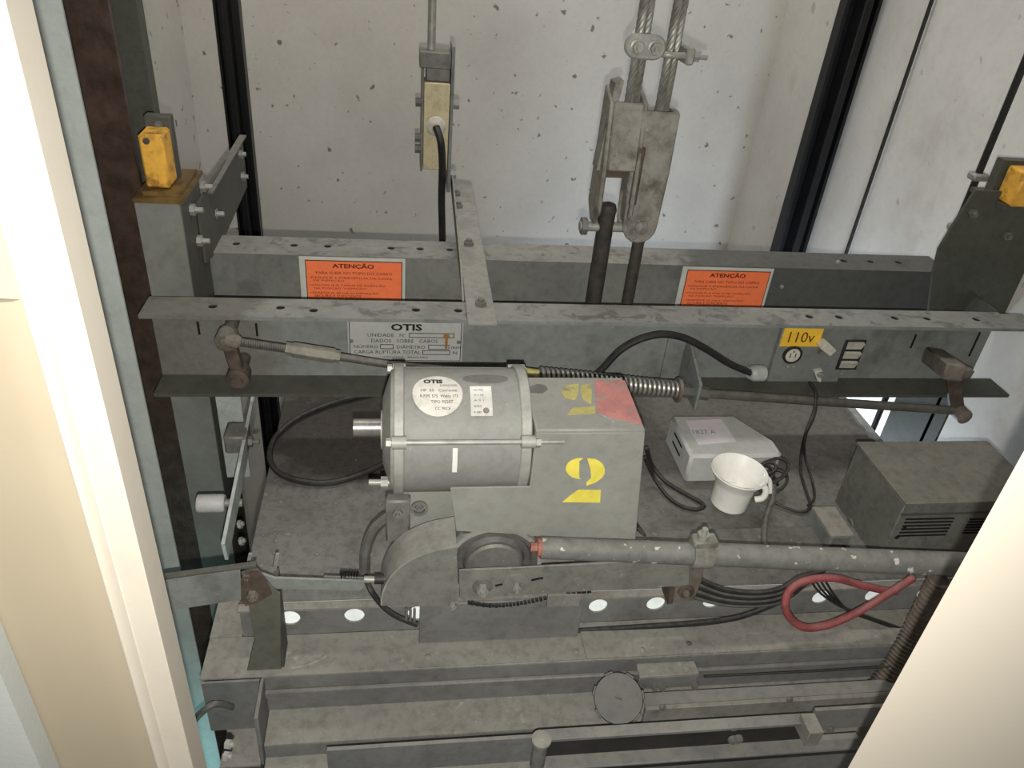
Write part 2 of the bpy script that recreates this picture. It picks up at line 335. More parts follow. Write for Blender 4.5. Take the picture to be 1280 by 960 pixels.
# ================================================================== setting
struct(MB().box(-0.9, 1.6, 3.0, 3.12, -3.0, 3.2).build('wall_back', CONC), 'pale painted concrete back wall of the hoistway')
struct(MB().box(-0.85, -0.73, 0.62, 3.0, -3.0, 3.2).build('wall_left', CONC), 'pale concrete side wall behind the brown guide rail')
struct(MB().box(1.41, 1.53, 0.62, 3.0, -3.0, 3.2).build('wall_right', CONCR), 'pale concrete side wall with rust stains')
struct(MB().box(-0.9, 1.6, 0.55, 3.1, -3.1, -3.0).build('floor', PIT), 'dark pit floor of the hoistway')
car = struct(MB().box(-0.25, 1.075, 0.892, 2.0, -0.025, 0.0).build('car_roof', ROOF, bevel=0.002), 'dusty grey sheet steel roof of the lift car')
MB().box(-0.245, 1.07, 0.892, 1.995, -2.2, -0.0255).build('car_wall', FRAMED, car)
HOLES = [(-0.173 + 0.1034 * k + 0.25, 0.040, 0.0165) for k in range(12)]
MB().holed((-0.25, 0.884, -0.074), (1, 0, 0), (0, 0, 1), (0, 0.003, 0), 1.325, 0.074, HOLES, seg=20).build('perforated_front_plate', LEDGEV, car, label='dark grey plate with a row of round holes')
MB().box(-0.25, 1.075, 0.872, 0.884, -0.004, 0.0).build('plate_flange', LEDGE, car)
dif = mat('lit_diffuser', (0.8, 0.82, 0.8), 0.5, bump=0)
db = dif.node_tree.nodes['Principled BSDF']; db.inputs['Emission Color'].default_value = (0.86, 1.0, 0.97, 1); db.inputs['Emission Strength'].default_value = 0.30
MB().box(-0.24, 1.065, 0.888, 0.891, -0.072, -0.004).build('light_diffuser', dif, car, label='white lit panel behind the round holes')
# stepped door header in front of the roof
MB().box(-0.303, 1.13, 0.805, 0.884, -0.078, -0.074).build('upper_ledge', LEDGE, car, bevel=0.001)
MB().box(-0.303, -0.252, 0.884, 0.985, -0.078, -0.074).build('ledge_wing', LEDGE, car)
MB().box(-0.21, 1.13, 0.805, 0.809, -0.161, -0.078).build('header_face', LEDGEV, car)
MB().box(-0.21, 1.13, 0.797, 0.805, -0.120, -0.106).build('face_rib', LEDGEV, car, bevel=0.002)
MB().box(-0.205, 1.13, 0.743, 0.805, -0.165, -0.161).build('lower_ledge', LEDGE, car)
MB().box(-0.205, 1.13, 0.743, 0.747, -0.194, -0.165).build('lower_face', LEDGEV, car)
MB().box(-0.205, 1.13, 0.690, 0.743, -0.198, -0.194).build('bottom_ledge', LEDGE, car)
MB().box(-0.205, 1.13, 0.690, 0.694, -0.300, -0.198).build('bottom_face', LEDGEV, car)
# left end plates of the header
MB().box(-0.212, -0.206, 0.735, 0.805, -0.20, -0.078).build('end_plate', LEDGEV, car, bevel=0.001)
MB().box(-0.300, -0.213, 0.800, 0.804, -0.20, -0.078).build('end_web', LEDGEV, car)
MB().box(-0.275, -0.213, 0.735, 0.80, -0.204, -0.20).build('end_shelf', LEDGE, car)
for px, py in ((283, 930), (281, 945)):
    hexbolt(car, at(px, py, x=-0.205), (1, -0.3, 0.2), 0.006, 0.006, 0.004)
for px, py in ((535, 822), (720, 815), (803, 813), (861, 805)):
    MB().lathe(at(px, py, z=-0.074), (0, 0, 1), [(0.006, 0), (0.0058, 0.002), (0.003, 0.0042), (0.0001, 0.0046)], 10).build('rivet', RUST if px == 861 else LEDGE, car)
# patch sheets on the upper ledge
p0 = at(525, 828, z=-0.074); MB().box(0.035, 0.31, 0.806, 0.852, -0.074, -0.0725).build('ledge_strip', LEDGE, car)
MB().box(0.313, 1.12, 0.806, 0.870, -0.074, -0.0715).build('ledge_strip', LEDGE, car)
# raised folds on the roof by the front
MB().box(0.37, 0.84, 0.962, 1.02, 0.0, 0.012).build('roof_fold', ROOF, car, bevel=0.003)
for px, py in ((396, 693), (344, 667), (345, 677), (343, 692), (351, 628), (420, 630)):
    MB().lathe(at(px, py, z=0), (0, 0, 1), [(0.004, 0), (0.0035, 0.002), (0.0001, 0.0032)], 8).build('rivet', DULL, car)

# landing door frame (left) and landing door leaf (right)
xj = -0.398 * 0.5
XT = -0.2262
jm = struct(MB().prism([V3((xj, 0.50, -1.3)), V3((xj, 0.466, -1.3)), V3((XT + 0.006, 0.466, -1.3)), V3((XT + 0.0045, 0.461, -1.3)), V3((XT + 0.0015, 0.457, -1.3)), V3((XT, 0.456, -1.3)), V3((XT - 0.0015, 0.457, -1.3)), V3((XT - 0.05, 0.47, -1.3)), V3((XT - 0.05, 0.50, -1.3))], (0, 0, 3.3)).build('trim_1', JAMBC, bevel=0.0008), 'cream enamelled door jamb catching the flash')
ztop = at(28, 379, y=0.452).z
MB().prism([V3((XT - 0.0017, 0.4565, -1.3)), V3((XT - 0.006, 0.4535, -1.3)), V3((XT - 0.02, 0.451, -1.3)), V3((XT - 0.13, 0.448, -1.3)), V3((XT - 0.13, 0.4568, -1.3)), V3((XT - 0.004, 0.4568, -1.3))], (0, 0, ztop + 1.3)).build('jamb_cladding', JAMBT, jm, label='tan cladding panel at the foot of the jamb')
q = at(25, 900, y=0.425)
MB().box(q.x - 0.12, q.x, 0.425, 0.4475, -1.3, ztop).build('corner_strip', PANELW, jm)
dr = struct(MB().prism([V3((0.4377, 0.385, -1.3)), V3((0.480, 0.415, -1.3)), V3((1.25, 0.415, -1.3)), V3((1.25, 0.385, -1.3))], (0, 0, 2.5)).build('door_1', DOORC), 'plain cream landing door leaf standing part open')

# galvanised strip beside the guide rail
struct(MB().box(-0.445, -0.369, 1.00, 1.004, -1.2, 2.2).build('trim_2', STRIPM), 'dusty galvanised upright strip beside the cream jamb')

# ================================================================== rails and hoistway lines
def T_rail(name, label, cat, x_tip, x_foot, y, mat_, foot=0.09, th=0.016, z0=-2.9, z1=3.1):
    t = thing(name, label, cat, ((x_tip + x_foot) / 2, y, z0), None)
    s = 1 if x_tip > x_foot else -1
    MB().box(x_tip, x_foot, y - th / 2, y + th / 2, z0, z1).build('blade', mat_, t, bevel=0.002)
    MB().box(x_foot, x_foot - s * 0.012, y - foot / 2, y + foot / 2, z0, z1).build('foot', mat_, t)
    return t
T_rail('guide_rail', 'greasy dark brown car guide rail beside the yellow lubricator', 'rail', -0.466, -0.60, 1.462, RAILB, 0.10, 0.018)
t = thing('rail_backing', 'dark olive steel strip running up behind the yellow lubricator', 'strip', (-0.485, 1.64, -2.9))
MB().box(-0.520, -0.470, 1.62, 1.66, -2.9, 3.1).build('web', FRAMED, t); MB().box(-0.524, -0.520, 1.60, 1.68, -2.9, 3.1).build('flange', FRAMED, t)
def cw_rail(xa, xb, y, label):
    t = thing('counterweight_rail', label, 'rail', ((xa + xb) / 2, y, -2.9), 'black counterweight rails')
    wv = xb - xa
    MB().box(xa, xb, y + 0.03, y + 0.042, -2.9, 3.1).build('foot', BLACK, t)
    MB().box(xa + wv * 0.38, xa + wv * 0.62, y - 0.03, y + 0.03, -2.9, 3.1).build('blade', BLACK, t, bevel=0.003)
    MB().box(xa, xa + wv * 0.10, y + 0.0, y + 0.03, -2.9, 3.1).build('lip', BLACK, t)
    MB().box(xb - wv * 0.10, xb, y + 0.0, y + 0.03, -2.9, 3.1).build('lip', BLACK, t)
def rx(px, py): r = ray(px, py); return r.x / r.y
YR = 2.4
cw_rail(rx(268, 0) * YR, rx(300, 0) * YR, YR - 0.03, 'black counterweight rail left of the cream switch box')
cw_rail(rx(1053, 0) * YR, rx(1097, 0) * YR, YR - 0.03, 'broad black counterweight rail right of the hoist ropes')
q = at(1165, 0, x=1.395); tag(MB().cyl((1.395, q.y, -2.9), (1.395, q.y, 3.1), 0.0055, seg=8).build('vertical_cable', RUBBER), 'thin black cable running straight down the right wall', 'cable')
q = rx(1280, 80) * 1.60
gv = thing('governor_rope', 'dark rope with two clips beside the right upright', 'rope', (q, 1.60, -2.9))
MB().cyl((q, 1.60, -2.9), (q, 1.60, 3.1), 0.008, seg=8).build('strand', RUBBER, gv)
for px, py in ((1217, 220), (1189, 284)):
    p = at(px, py, y=1.60); MB().box(q - 0.020, q + 0.020, 1.583, 1.60 + 0.012, p.z - 0.008, p.z + 0.008).build('rope_clip', STEEL, gv, bevel=0.004)

# ================================================================== crosshead
ZB, ZT = 0.132, 0.306
XL, XR = -0.455, 1.29
def channel(name, label, yweb, out, hl, xl, xr, xr_bot, fm):
    t = thing(name, label, 'beam', ((xl + xr) / 2, yweb, ZB))
    fw = 0.067 if out < 0 else 0.088
    th = 0.007
    y0 = yweb
    MB().box(xl, xr, min(y0, y0 - out * th), max(y0, y0 - out * th), ZB, ZT).build('web', fm, t)
    tf = MB().holed((xl, y0, ZT - th), (1, 0, 0), (0, out, 0), (0, 0, th), xr_bot - xl, fw, [(x - xl, v * fw, 0.0085) for x, v in hl], seg=12).build('top_flange', fm, t)
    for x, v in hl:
        MB().lathe((x, y0 + out * v * fw, ZT - 0.0055), (0, 0, 1), [(0.0001, 0), (0.0083, 0), (0.0083, 0.0034), (0.0001, 0.0035)], 12).build('hole_shade_disc', HOLE, t)  # near-black disc paints the shade of the deep hole
    MB().box(xl, xr_bot, min(y0, y0 + out * fw), max(y0, y0 + out * fw), ZB, ZB + th).build('bottom_flange', FRAMED, t)
    return t
hf = []
for px in (265, 350, 392, 400, 520, 573, 1013, 1050, 1120, 1160, 1222):
    hf.append((at(px, 391 + (px - 640) * 0.016, z=ZT).x, 0.42 if px not in (392,) else 0.55))
hf = [h for i, h in enumerate(sorted(hf)) if i == 0 or h[0] - sorted(hf)[i - 1][0] > 0.03]
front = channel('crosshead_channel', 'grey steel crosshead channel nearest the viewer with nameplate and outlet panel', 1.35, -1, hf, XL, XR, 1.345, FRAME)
hr = sorted((at(px, 303 + (px - 300) * 0.0275, z=ZT).x, 0.5) for px in (296, 368, 410, 489, 525, 562, 1052, 1085, 1120))
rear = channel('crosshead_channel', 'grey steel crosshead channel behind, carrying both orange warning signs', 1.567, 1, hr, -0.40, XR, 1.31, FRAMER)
for px, py in ((228, 415), (248, 415), (1228, 430)):
    pass
# vertical slots near the web ends of the front channel
for px, py0, py1 in ((247, 396, 418), (320, 398, 420)):
    a, b = at(px, py0 + 6, y=1.35), at(px + 1, py1, y=1.35); MB().box(a.x - 0.002, a.x + 0.002, 1.3485, 1.3499, b.z, a.z).build('slot', HOLE, front)
for px, py0, py1 in ((1145, 418, 435), (1225, 415, 445)):
    a, b = at(px, py0, y=1.35), at(px - 8, py1, y=1.35); MB().box(a.x - 0.002, a.x + 0.002, 1.3485, 1.3499, b.z, a.z).build('slot', HOLE, front)
for px, py in ((977, 358), (1047, 328)):
    p = at(px, py, y=1.56); MB().lathe(p, (0, -1, 0), [(0.006, 0), (0.005, 0.004), (0.0001, 0.006)], 8).build('rivet', STEEL, rear)

# ------------------------------------------------------------------ uprights
u = thing('frame_upright', 'grey car frame upright under the yellow lubricator on the left', 'post', (-0.425, 1.48, -1.5))
MB().box(-0.463, -0.387, 1.395, 1.402, -1.5, 0.472).build('face_plate', mat('upright_face', (0.25, 0.26, 0.235), 0.55, var=0.15, grime=0.2, scale=8, stain=0.4, staincol=(0.15, 0.145, 0.12), stainscale=9), u)
MB().box(-0.394, -0.387, 1.402, 1.5515, -1.5, 0.472).build('side_plate', FRAMED, u)
MB().box(-0.463, -0.456, 1.402, 1.5515, -1.5, 0.472).build('side_plate', FRAMED, u)
MB().box(-0.464, -0.380, 1.392, 1.56, 0.472, 0.480).build('cap_plate', YELR, u, label='oily yellow-brown cap plate')
for px, py in ((251, 233), (238, 262), (266, 267), (247, 301)):
    b = MB(); p = at(px, py, x=-0.387); bolt(b, p, (1, 0, 0), 0.011, 0.009, 0.014); b.build('bolt', STEEL, u)
arm = thing('switch_cam_arm', 'dark steel arm reaching back from the left upright', 'bracket', (-0.40, 1.75, 0.33))
MB().prism([V3((-0.386, 1.50, 0.31)), V3((-0.386, 1.62, 0.29)), V3((-0.386, 1.99, 0.30)), V3((-0.386, 1.99, 0.425)), V3((-0.386, 1.50, 0.435))], (0.006, 0, 0)).build('web', FRAMED, arm)
MB().box(-0.386, -0.370, 1.58, 1.99, 0.425, 0.429).build('flange', DULL, arm)
for yy, zz in ((1.93, 0.40), (1.93, 0.345)):
    hexbolt(arm, (-0.380, yy, zz), (1, 0, 0), 0.011, 0.008, 0.008)
lub = thing('rail_lubricator', 'yellow oil-stained lubricator block on the left upright', 'lubricator', (-0.436, 1.45, 0.48))
a, b = at(171, 168, y=1.42), at(214, 232, y=1.42)
MB().box(a.x, b.x - 0.002, 1.42, 1.475, 0.490, 0.585).build('tank', YEL, lub, bevel=0.004)
MB().box(a.x - 0.002, b.x, 1.476, 1.50, 0.480, 0.602).build('back_bracket', FRAMED, lub, bevel=0.002)
MB().box(a.x - 0.004, b.x + 0.018, 1.408, 1.54, 0.480, 0.488).build('foot_plate', YELR, lub)
hexbolt(lub, at(199, 155, y=1.476), (0, -1, 0), 0.007, 0.005, 0.004, DULL)
hexbolt(lub, at(183, 176, y=1.42), (0, -1, 0), 0.006, 0.004, 0.003, RUST)
# right upright
ur = thing('frame_upright', 'dark car frame upright plate standing at the right end of the crosshead', 'post', (1.30, 1.48, -1.5))
MB().prism([at(px, py, y=1.462) for px, py in ((1220, 238), (1262, 240), (1300, 250), (1310, 400), (1160, 398), (1166, 345), (1174, 312), (1190, 285))], (0, 0.008, 0)).build('face_plate', FRAMED, ur)
MB().box(1.292, 1.298, 1.365, 1.545, -1.5, 0.305).build('side_plate', FRAMED, ur)
MB().box(1.262, 1.37, 1.43, 1.55, 0.508, 0.518).build('cap_plate', FRAMED, ur)
for px, py in ((1215, 266), (1258, 294), (1278, 391)):
    p = at(px, py, y=1.462); hexbolt(ur, p, (0, -1, 0), 0.010, 0.007, 0.008, DULL)
MB().box(1.292, 1.32, 1.40, 1.41, -1.5, 0.13).build('lower_face', FRAMED, ur)
lubr = thing('rail_lubricator', 'orange lubricator at the right edge of the picture', 'lubricator', (1.345, 1.46, 0.519))
p = at(1270, 245, y=1.42)
MB().box(p.x, p.x + 0.07, 1.42, 1.475, 0.519, 0.592).build('tank', YEL, lubr, bevel=0.004)
MB().box(p.x - 0.012, p.x + 0.08, 1.476, 1.50, 0.519, 0.60).build('back_bracket', FRAMED, lubr)

# ------------------------------------------------------------------ signs
def warning_sign(x0, x1, z1, label):
    t = thing('warning_sign', label, 'sign', ((x0 + x1) / 2, 1.559, z1 - 0.165), 'orange warning signs on the crosshead')
    W = x1 - x0; Hh = 0.165; y = 1.5585
    MB().box(x0, x1, y, 1.5598, z1 - Hh, z1).build('backing', SIGNW, t)
    bx0, bx1, bz1, bz0 = x0 + 0.014, x1 - 0.008, z1 - 0.009, z1 - Hh + 0.008
    MB().box(bx0 - 0.0018, bx1 + 0.0018, y - 0.0004, y - 0.0001, bz0 - 0.0018, bz1 + 0.0018).build('border', INK, t)
    MB().box(bx0, bx1, y - 0.0008, y - 0.00045, bz0, bz1).build('orange_field', ORANGE, t)
    def wp(u0, v0): return lambda u, v, k: V3((u0 + u, y - 0.0009 - k, v0 + v))
    cw = bx1 - bx0
    text('heading', 'ATENÇÃO', INKR, t, cw * 0.44, wp(bx0 + cw * 0.27, bz1 - 0.0175), height=0.0145, bold=0.0006)
    lines = [('PARA SUBIR NO TOPO DO CARRO', 0.10, 0.80), ('•DESLIGUE A EMERGÊNCIA DA CAIXA', 0.03, 0.87), (' DE INSPEÇÃO', 0.07, 0.32), ('•COLOQUE A CHAVE DE INSPEÇÃO', 0.03, 0.80),
             (' NA POSIÇÃO "INSPEÇÃO"', 0.07, 0.56), ('•VERIFIQUE SE HÁ ILUMINAÇÃO', 0.03, 0.73), (' SEGURA E SUFICIENTE', 0.07, 0.50), ('•USE CINTO DE SEGURANÇA', 0.03, 0.66)]
    zz = [0.0300, 0.0405, 0.0480, 0.0590, 0.0665, 0.0775, 0.0850, 0.0955]
    for (s_, u0, ww), dz in zip(lines, zz):
        text('text_line', s_.strip(), INKR, t, cw * ww, wp(bx0 + cw * u0, bz1 - dz), height=0.0062)
    return t
warning_sign(-0.208, 0.015, 0.3035, 'orange warning sign with white border near the nameplate, left of the strap')
warning_sign(0.640, 0.860, 0.3035, 'orange warning sign with white border right of the hoist ropes')

np_ = thing('rope_nameplate', 'pale metal nameplate for rope data on the front beam', 'nameplate', (0.005, 1.349, 0.176))
a, b = at(434, 400, y=1.349), at(577, 449, y=1.349)
x0, x1, z0, z1 = a.x, b.x, 0.174, 0.268
MB().box(x0, x1, 1.3478, 1.3498, z0, z1).build('plate', PLATEW, np_)
def wn(u0, v0): return lambda u, v, k: V3((x0 + u0 + u, 1.3477 - k, v0 + v))
Wn = x1 - x0
text('heading', 'OTIS', INK, np_, Wn * 0.27, wn(Wn * 0.37, z1 - 0.0225), height=0.0155, bold=0.0007, label='black maker name')
text('text_line', 'UNIDADE   N°', INK, np_, Wn * 0.33, wn(Wn * 0.17, z1 - 0.0365), height=0.0080)
text('text_line', 'DADOS   SOBRE   CABOS', INK, np_, Wn * 0.58, wn(Wn * 0.20, z1 - 0.0495), height=0.0080)
text('text_line', 'NÚMERO', INK, np_, Wn * 0.21, wn(Wn * 0.05, z1 - 0.0630), height=0.0088)
text('text_line', 'DIÂMETRO', INK, np_, Wn * 0.25, wn(Wn * 0.42, z1 - 0.0630), height=0.0088)
text('text_line', 'mm', INK, np_, Wn * 0.085, wn(Wn * 0.90, z1 - 0.0630), height=0.0055)
text('text_line', 'CARGA RUPTURA TOTAL', INK, np_, Wn * 0.58, wn(Wn * 0.05, z1 - 0.0755), height=0.0080)
text('text_line', 'N', INK, np_, Wn * 0.035, wn(Wn * 0.92, z1 - 0.0755), height=0.0070)
text('text_line', 'INDÚSTRIA   BRASILEIRA', INK, np_, Wn * 0.40, wn(Wn * 0.30, z1 - 0.0850), height=0.0048)
def outline(u0, u1, v0, v1, name='outline', th=0.0007, mm=INK):
    b_ = MB(); y = 1.3474
    for (p, q_) in (((u0, v0), (u1, v0)), ((u0, v1), (u1, v1)), ((u0, v0), (u0, v1)), ((u1, v0), (u1, v1))):
        b_.box(x0 + p[0] - th, x0 + q_[0] + th, y, y + 0.0003, p[1] - th, q_[1] + th)
    return b_.build(name, mm, np_)
outline(Wn * 0.015, Wn * 0.985, z0 + 0.003, z1 - 0.003, 'border')
outline(Wn * 0.53, Wn * 0.92, z1 - 0.0372, z1 - 0.0280)
outline(Wn * 0.28, Wn * 0.39, z1 - 0.0640, z1 - 0.0545)
outline(Wn * 0.70, Wn * 0.88, z1 - 0.0640, z1 - 0.0545)
outline(Wn * 0.65, Wn * 0.89, z1 - 0.0765, z1 - 0.0675)
for uu in (0.03, 0.965):
    MB().lathe((x0 + Wn * uu, 1.3478, (z0 + z1) / 2), (0, -1, 0), [(0.0042, 0), (0.004, 0.0012), (0.0001, 0.0022)], 10).build('screw', DULL, np_)
rb = MB(); xr_ = x0 + Wn * 0.855
rb.lathe((xr_, 1.3474, z1 - 0.034), (0, -1, 0), [(0.0065, 0), (0.0001, 0.0006)], 10); rb.box(xr_ - 0.0024, xr_ + 0.0028, 1.3469, 1.3474, z1 - 0.062, z1 - 0.032)
rb.build('rust_mark', mat('rust_orange', (0.42, 0.20, 0.05), 0.8, bump=0), np_, label='orange rust run')

# ------------------------------------------------------------------ outlet panel on the front beam
op = thing('outlet_panel', 'grey outlet and switch panel on the right of the front beam', 'panel', (0.94, 1.34, 0.15))
yp = 1.335
a, b = at(987, 408, y=yp), at(1072, 410, y=yp); zb_ = at(975, 482, y=yp).z
px0, px1, pz1, pz0 = a.x - 0.012, b.x, a.z, zb_
MB().box(px0, px1, yp, 1.3498, pz0, pz1).build('plate', FRAME, op, bevel=0.002)
def wpn(px, py, y=None): return at(px, py, y=y if y else yp)
c0, c1 = wpn(979, 409), wpn(1019, 433)
lab = MB(); lx0, lx1, lz0, lz1 = c0.x + 0.004, c1.x + 0.006, c1.z, c0.z
lab = lab.box(lx0, lx1, yp - 0.0010, yp - 0.0001, lz0, lz1).build('voltage_label', YLAB, op, label='yellow label reading 110v')
text('text_line', '110v', INKR, lab, (lx1 - lx0) * 0.66, lambda u, v, k: V3((lx0 + (lx1 - lx0) * 0.17 + u, yp - 0.0011 - k, lz0 + (lz1 - lz0) * 0.22 + v)), height=(lz1 - lz0) * 0.56)
s = wpn(990, 443)
so = MB().lathe((s.x, yp, s.z), (0, -1, 0), [(0.0215, 0), (0.0215, 0.004), (0.0165, 0.005), (0.0160, 0.004)], 20).build('socket', RUBBER, op, label='round socket with black rim')
MB().lathe((s.x, yp - 0.001, s.z), (0, -1, 0), [(0.0168, 0), (0.0165, 0.0035), (0.0001, 0.0036)], 20).build('socket_face', SOCKETW, so)
for dx in (-0.006, 0.006): MB().box(s.x + dx - 0.001, s.x + dx + 0.001, yp - 0.0052, yp - 0.0046, s.z - 0.005, s.z + 0.005).build('slot', INK, so)
MB().box(s.x - 0.0012, s.x + 0.0012, yp - 0.0052, yp - 0.0046, s.z + 0.007, s.z + 0.011).build('slot', INK, so)
a, b = wpn(1052, 424), wpn(1078, 461)
rx0, rx1 = b.x - 0.036, b.x + 0.018
rxc = wpn(1063, 443); rx0, rx1, rz0, rz1 = rxc.x - 0.024, rxc.x + 0.024, rxc.z - 0.037, rxc.z + 0.037
MB().box(rx0, rx1, yp - 0.004, yp - 0.0001, rz0, rz1).build('switch_frame', RUBBER, op, bevel=0.001)
for k in range(3):
    zc = rz1 - 0.013 - k * 0.0235
    MB().prism([V3((rx0 + 0.006, yp - 0.004, zc - 0.009)), V3((rx0 + 0.006, yp - 0.004, zc + 0.009)), V3((rx0 + 0.006, yp - 0.012, zc + 0.007)), V3((rx0 + 0.006, yp - 0.006, zc - 0.004))], (0.036, 0, 0)).build('rocker', SOCKETW, op)
k0 = wpn(1030, 430); MB().obox((k0.x, yp - 0.012, k0.z), V3((0.014, 0.0, -0.010)), V3((0, 0.012, 0)), V3((0.006, 0, 0.008))).build('cable_clip', SOCKETW, op, bevel=0.002)
MB().box(k0.x - 0.010, k0.x + 0.006, yp - 0.013, yp - 0.0001, k0.z - 0.020, k0.z - 0.012).build('clip_base', DULL, op)
k1 = wpn(1020, 466); MB().prism([V3((k1.x - 0.012, yp, k1.z + 0.010)), V3((k1.x + 0.006, yp, k1.z + 0.014)), V3((k1.x + 0.012, yp, k1.z - 0.018)), V3((k1.x + 0.002, yp, k1.z - 0.014))], (0, -0.012, 0)).build('cable_clamp', SOCKETW, op, bevel=0.001)
MB().lathe((k1.x + 0.002, yp - 0.012, k1.z + 0.004), (0, -1, 0), [(0.007, 0), (0.006, 0.006), (0.0001, 0.007)], 10).build('screw', STEEL, op)
for px, py in ((985, 459), (992, 459), (1052, 467), (1073, 427)):
    s2 = wpn(px, py); MB().lathe((s2.x, yp, s2.z), (0, -1, 0), [(0.003, 0), (0.0001, 0.002)], 8).build('screw', STEEL, op)
gl = thing('cable_gland', 'pale grey plastic cable gland at the end of the arched black cable', 'gland', at(948, 478, y=1.315))
g0 = at(946, 467, y=1.318)
MB().lathe(g0 + V3((-0.020, -0.004, 0.004)), (1, 0.15, -0.1), [(0.0001, 0), (0.013, 0), (0.016, 0.006), (0.018, 0.010), (0.018, 0.034), (0.013, 0.038), (0.0001, 0.038)], 12).build('body', GALV, gl)
arch = [at(px, py, y=1.312) for px, py in ((735, 478), (752, 462), (775, 438), (800, 424), (828, 418), (856, 423), (885, 438), (912, 455), (938, 466))]
tag(MB().tube(arch, 0.0075, 8).build('arched_cable', RUBBER), 'black cable arching across the front beam to the gland', 'cable')
# ================================================================== safety linkage along the front beam
YL = 1.258
lk = thing('linkage_rod', 'long safety linkage rod with hex turnbuckle and coil spring along the front beam', 'rod', at(640, 480, y=YL))
P = lambda px, py, y=YL: at(px, py, y=y)
MB().tube([P(296, 427), P(372, 438)], 0.0075, 10, n=1).build('threaded_rod', RODM, lk)
MB().helix(P(300, 427.5), P(368, 437.5), 0.0075, 0.0014, 24, seg=4, per=8).build('thread', RODM, lk)
MB().cyl(P(366, 437), P(418, 445), 0.0145, seg=6).build('turnbuckle', BRASS, lk, bevel=0.001)
MB().cyl(P(357, 435.5), P(366, 437), 0.0120, seg=6).build('lock_nut', BRASS, lk); MB().cyl(P(418, 445), P(425, 446), 0.0120, seg=6).build('lock_nut', BRASS, lk)
MB().tube([P(424, 446), P(490, 456), P(560, 462), P(660, 470), P(760, 478), P(850, 488)], 0.0075, 10).build('middle_rod', RODM, lk)
MB().helix(P(672, 469), P(850, 487), 0.0150, 0.0034, 30, seg=6, per=14).build('spring', mat('spring_steel', (0.5, 0.49, 0.46), 0.4, metal=0.5, var=0.2, scale=30), lk)
MB().cyl(P(656, 467), P(672, 469), 0.0125, seg=12).build('spring_collar', YPAINT2, lk)
MB().tube([P(850, 488), P(870, 491), P(1030, 502), P(1190, 513)], 0.0100, 10, n=1).build('right_rod', RODM, lk)
MB().cyl(P(852, 488), P(885, 492), 0.0145, seg=6).build('rod_nut', RODM, lk)
MB().lathe(P(845, 487), (1, 0, -0.08), [(0.006, 0), (0.024, 0.0), (0.026, 0.002), (0.026, 0.006), (0.006, 0.006)], 20).build('spring_washer', RUSTG, lk)
br = thing('spring_bracket', 'grey triangular bracket holding the spring end on the front beam', 'bracket', at(858, 470, y=1.30))
xb = at(868, 480, y=1.27).x
zt0, zb0 = at(842, 422, y=1.345).z, ZB + 0.0072
MB().prism([V3((xb - 0.006, 1.349, zt0)), V3((xb - 0.006, 1.322, zt0)), V3((xb - 0.006, 1.232, 0.196)), V3((xb - 0.006, 1.232, 0.135)), V3((xb - 0.006, 1.2825, 0.135)), V3((xb - 0.006, 1.349, zb0))], (0.006, 0, 0)).build('gusset', FRAME, br, bevel=0.001)
MB().box(xb - 0.045, xb - 0.006, 1.345, 1.3497, zb0, zt0).build('back_leg', FRAME, br)
ll = thing('linkage_lever', 'rusty lever link with two bosses at the left end of the linkage', 'lever', at(297, 490, y=1.27))
a, b = at(283, 424, y=1.265), at(298, 471, y=1.275)
MB().bar(a + V3((0, 0.008, 0)), b + V3((0, 0.008, 0)), 0.020, 0.024, up=(1, 0, 0.2)).build('link', RUST, ll, bevel=0.003)
for c, r, mm in ((a, 0.019, RUSTG), (b, 0.021, RUST)):
    MB().lathe(c + V3((0, 0.07, 0)), (0, -1, 0), [(0.012, 0), (0.012, 0.05), (r, 0.05), (r, 0.082), (r * 0.7, 0.086), (r * 0.55, 0.086), (r * 0.5, 0.092), (0.0001, 0.093)], 16).build('boss', mm, ll)
MB().lathe(at(297, 427, y=1.252), (0.99, 0.0, -0.15), [(0.0001, -0.02), (0.013, -0.02), (0.013, 0.0), (0.009, 0.006)], 12).build('rod_end', RUSTG, ll)
lr = thing('linkage_lever', 'rusty square shaft end and lever at the right end of the linkage', 'lever', at(1185, 500, y=1.27))
a = at(1165, 444, y=1.345); b = at(1194, 466, y=1.215)
MB().bar(a, b, 0.040, 0.036).build('square_shaft', RUSTG, lr, bevel=0.004)
MB().bar(at(1192, 462, y=1.26), at(1213, 466, y=1.255), 0.022, 0.02).build('shaft_stub', RUSTG, lr, bevel=0.002)
MB().bar(at(1190, 462, y=1.272), at(1196, 512, y=1.272), 0.030, 0.012, up=(0, 1, 0)).build('link', RUST, lr, bevel=0.002)
MB().lathe(at(1196, 512, y=1.276), (0, -1, 0), [(0.0001, 0), (0.017, 0), (0.017, 0.03), (0.011, 0.034), (0.0001, 0.034)], 14).build('boss', RUSTG, lr)

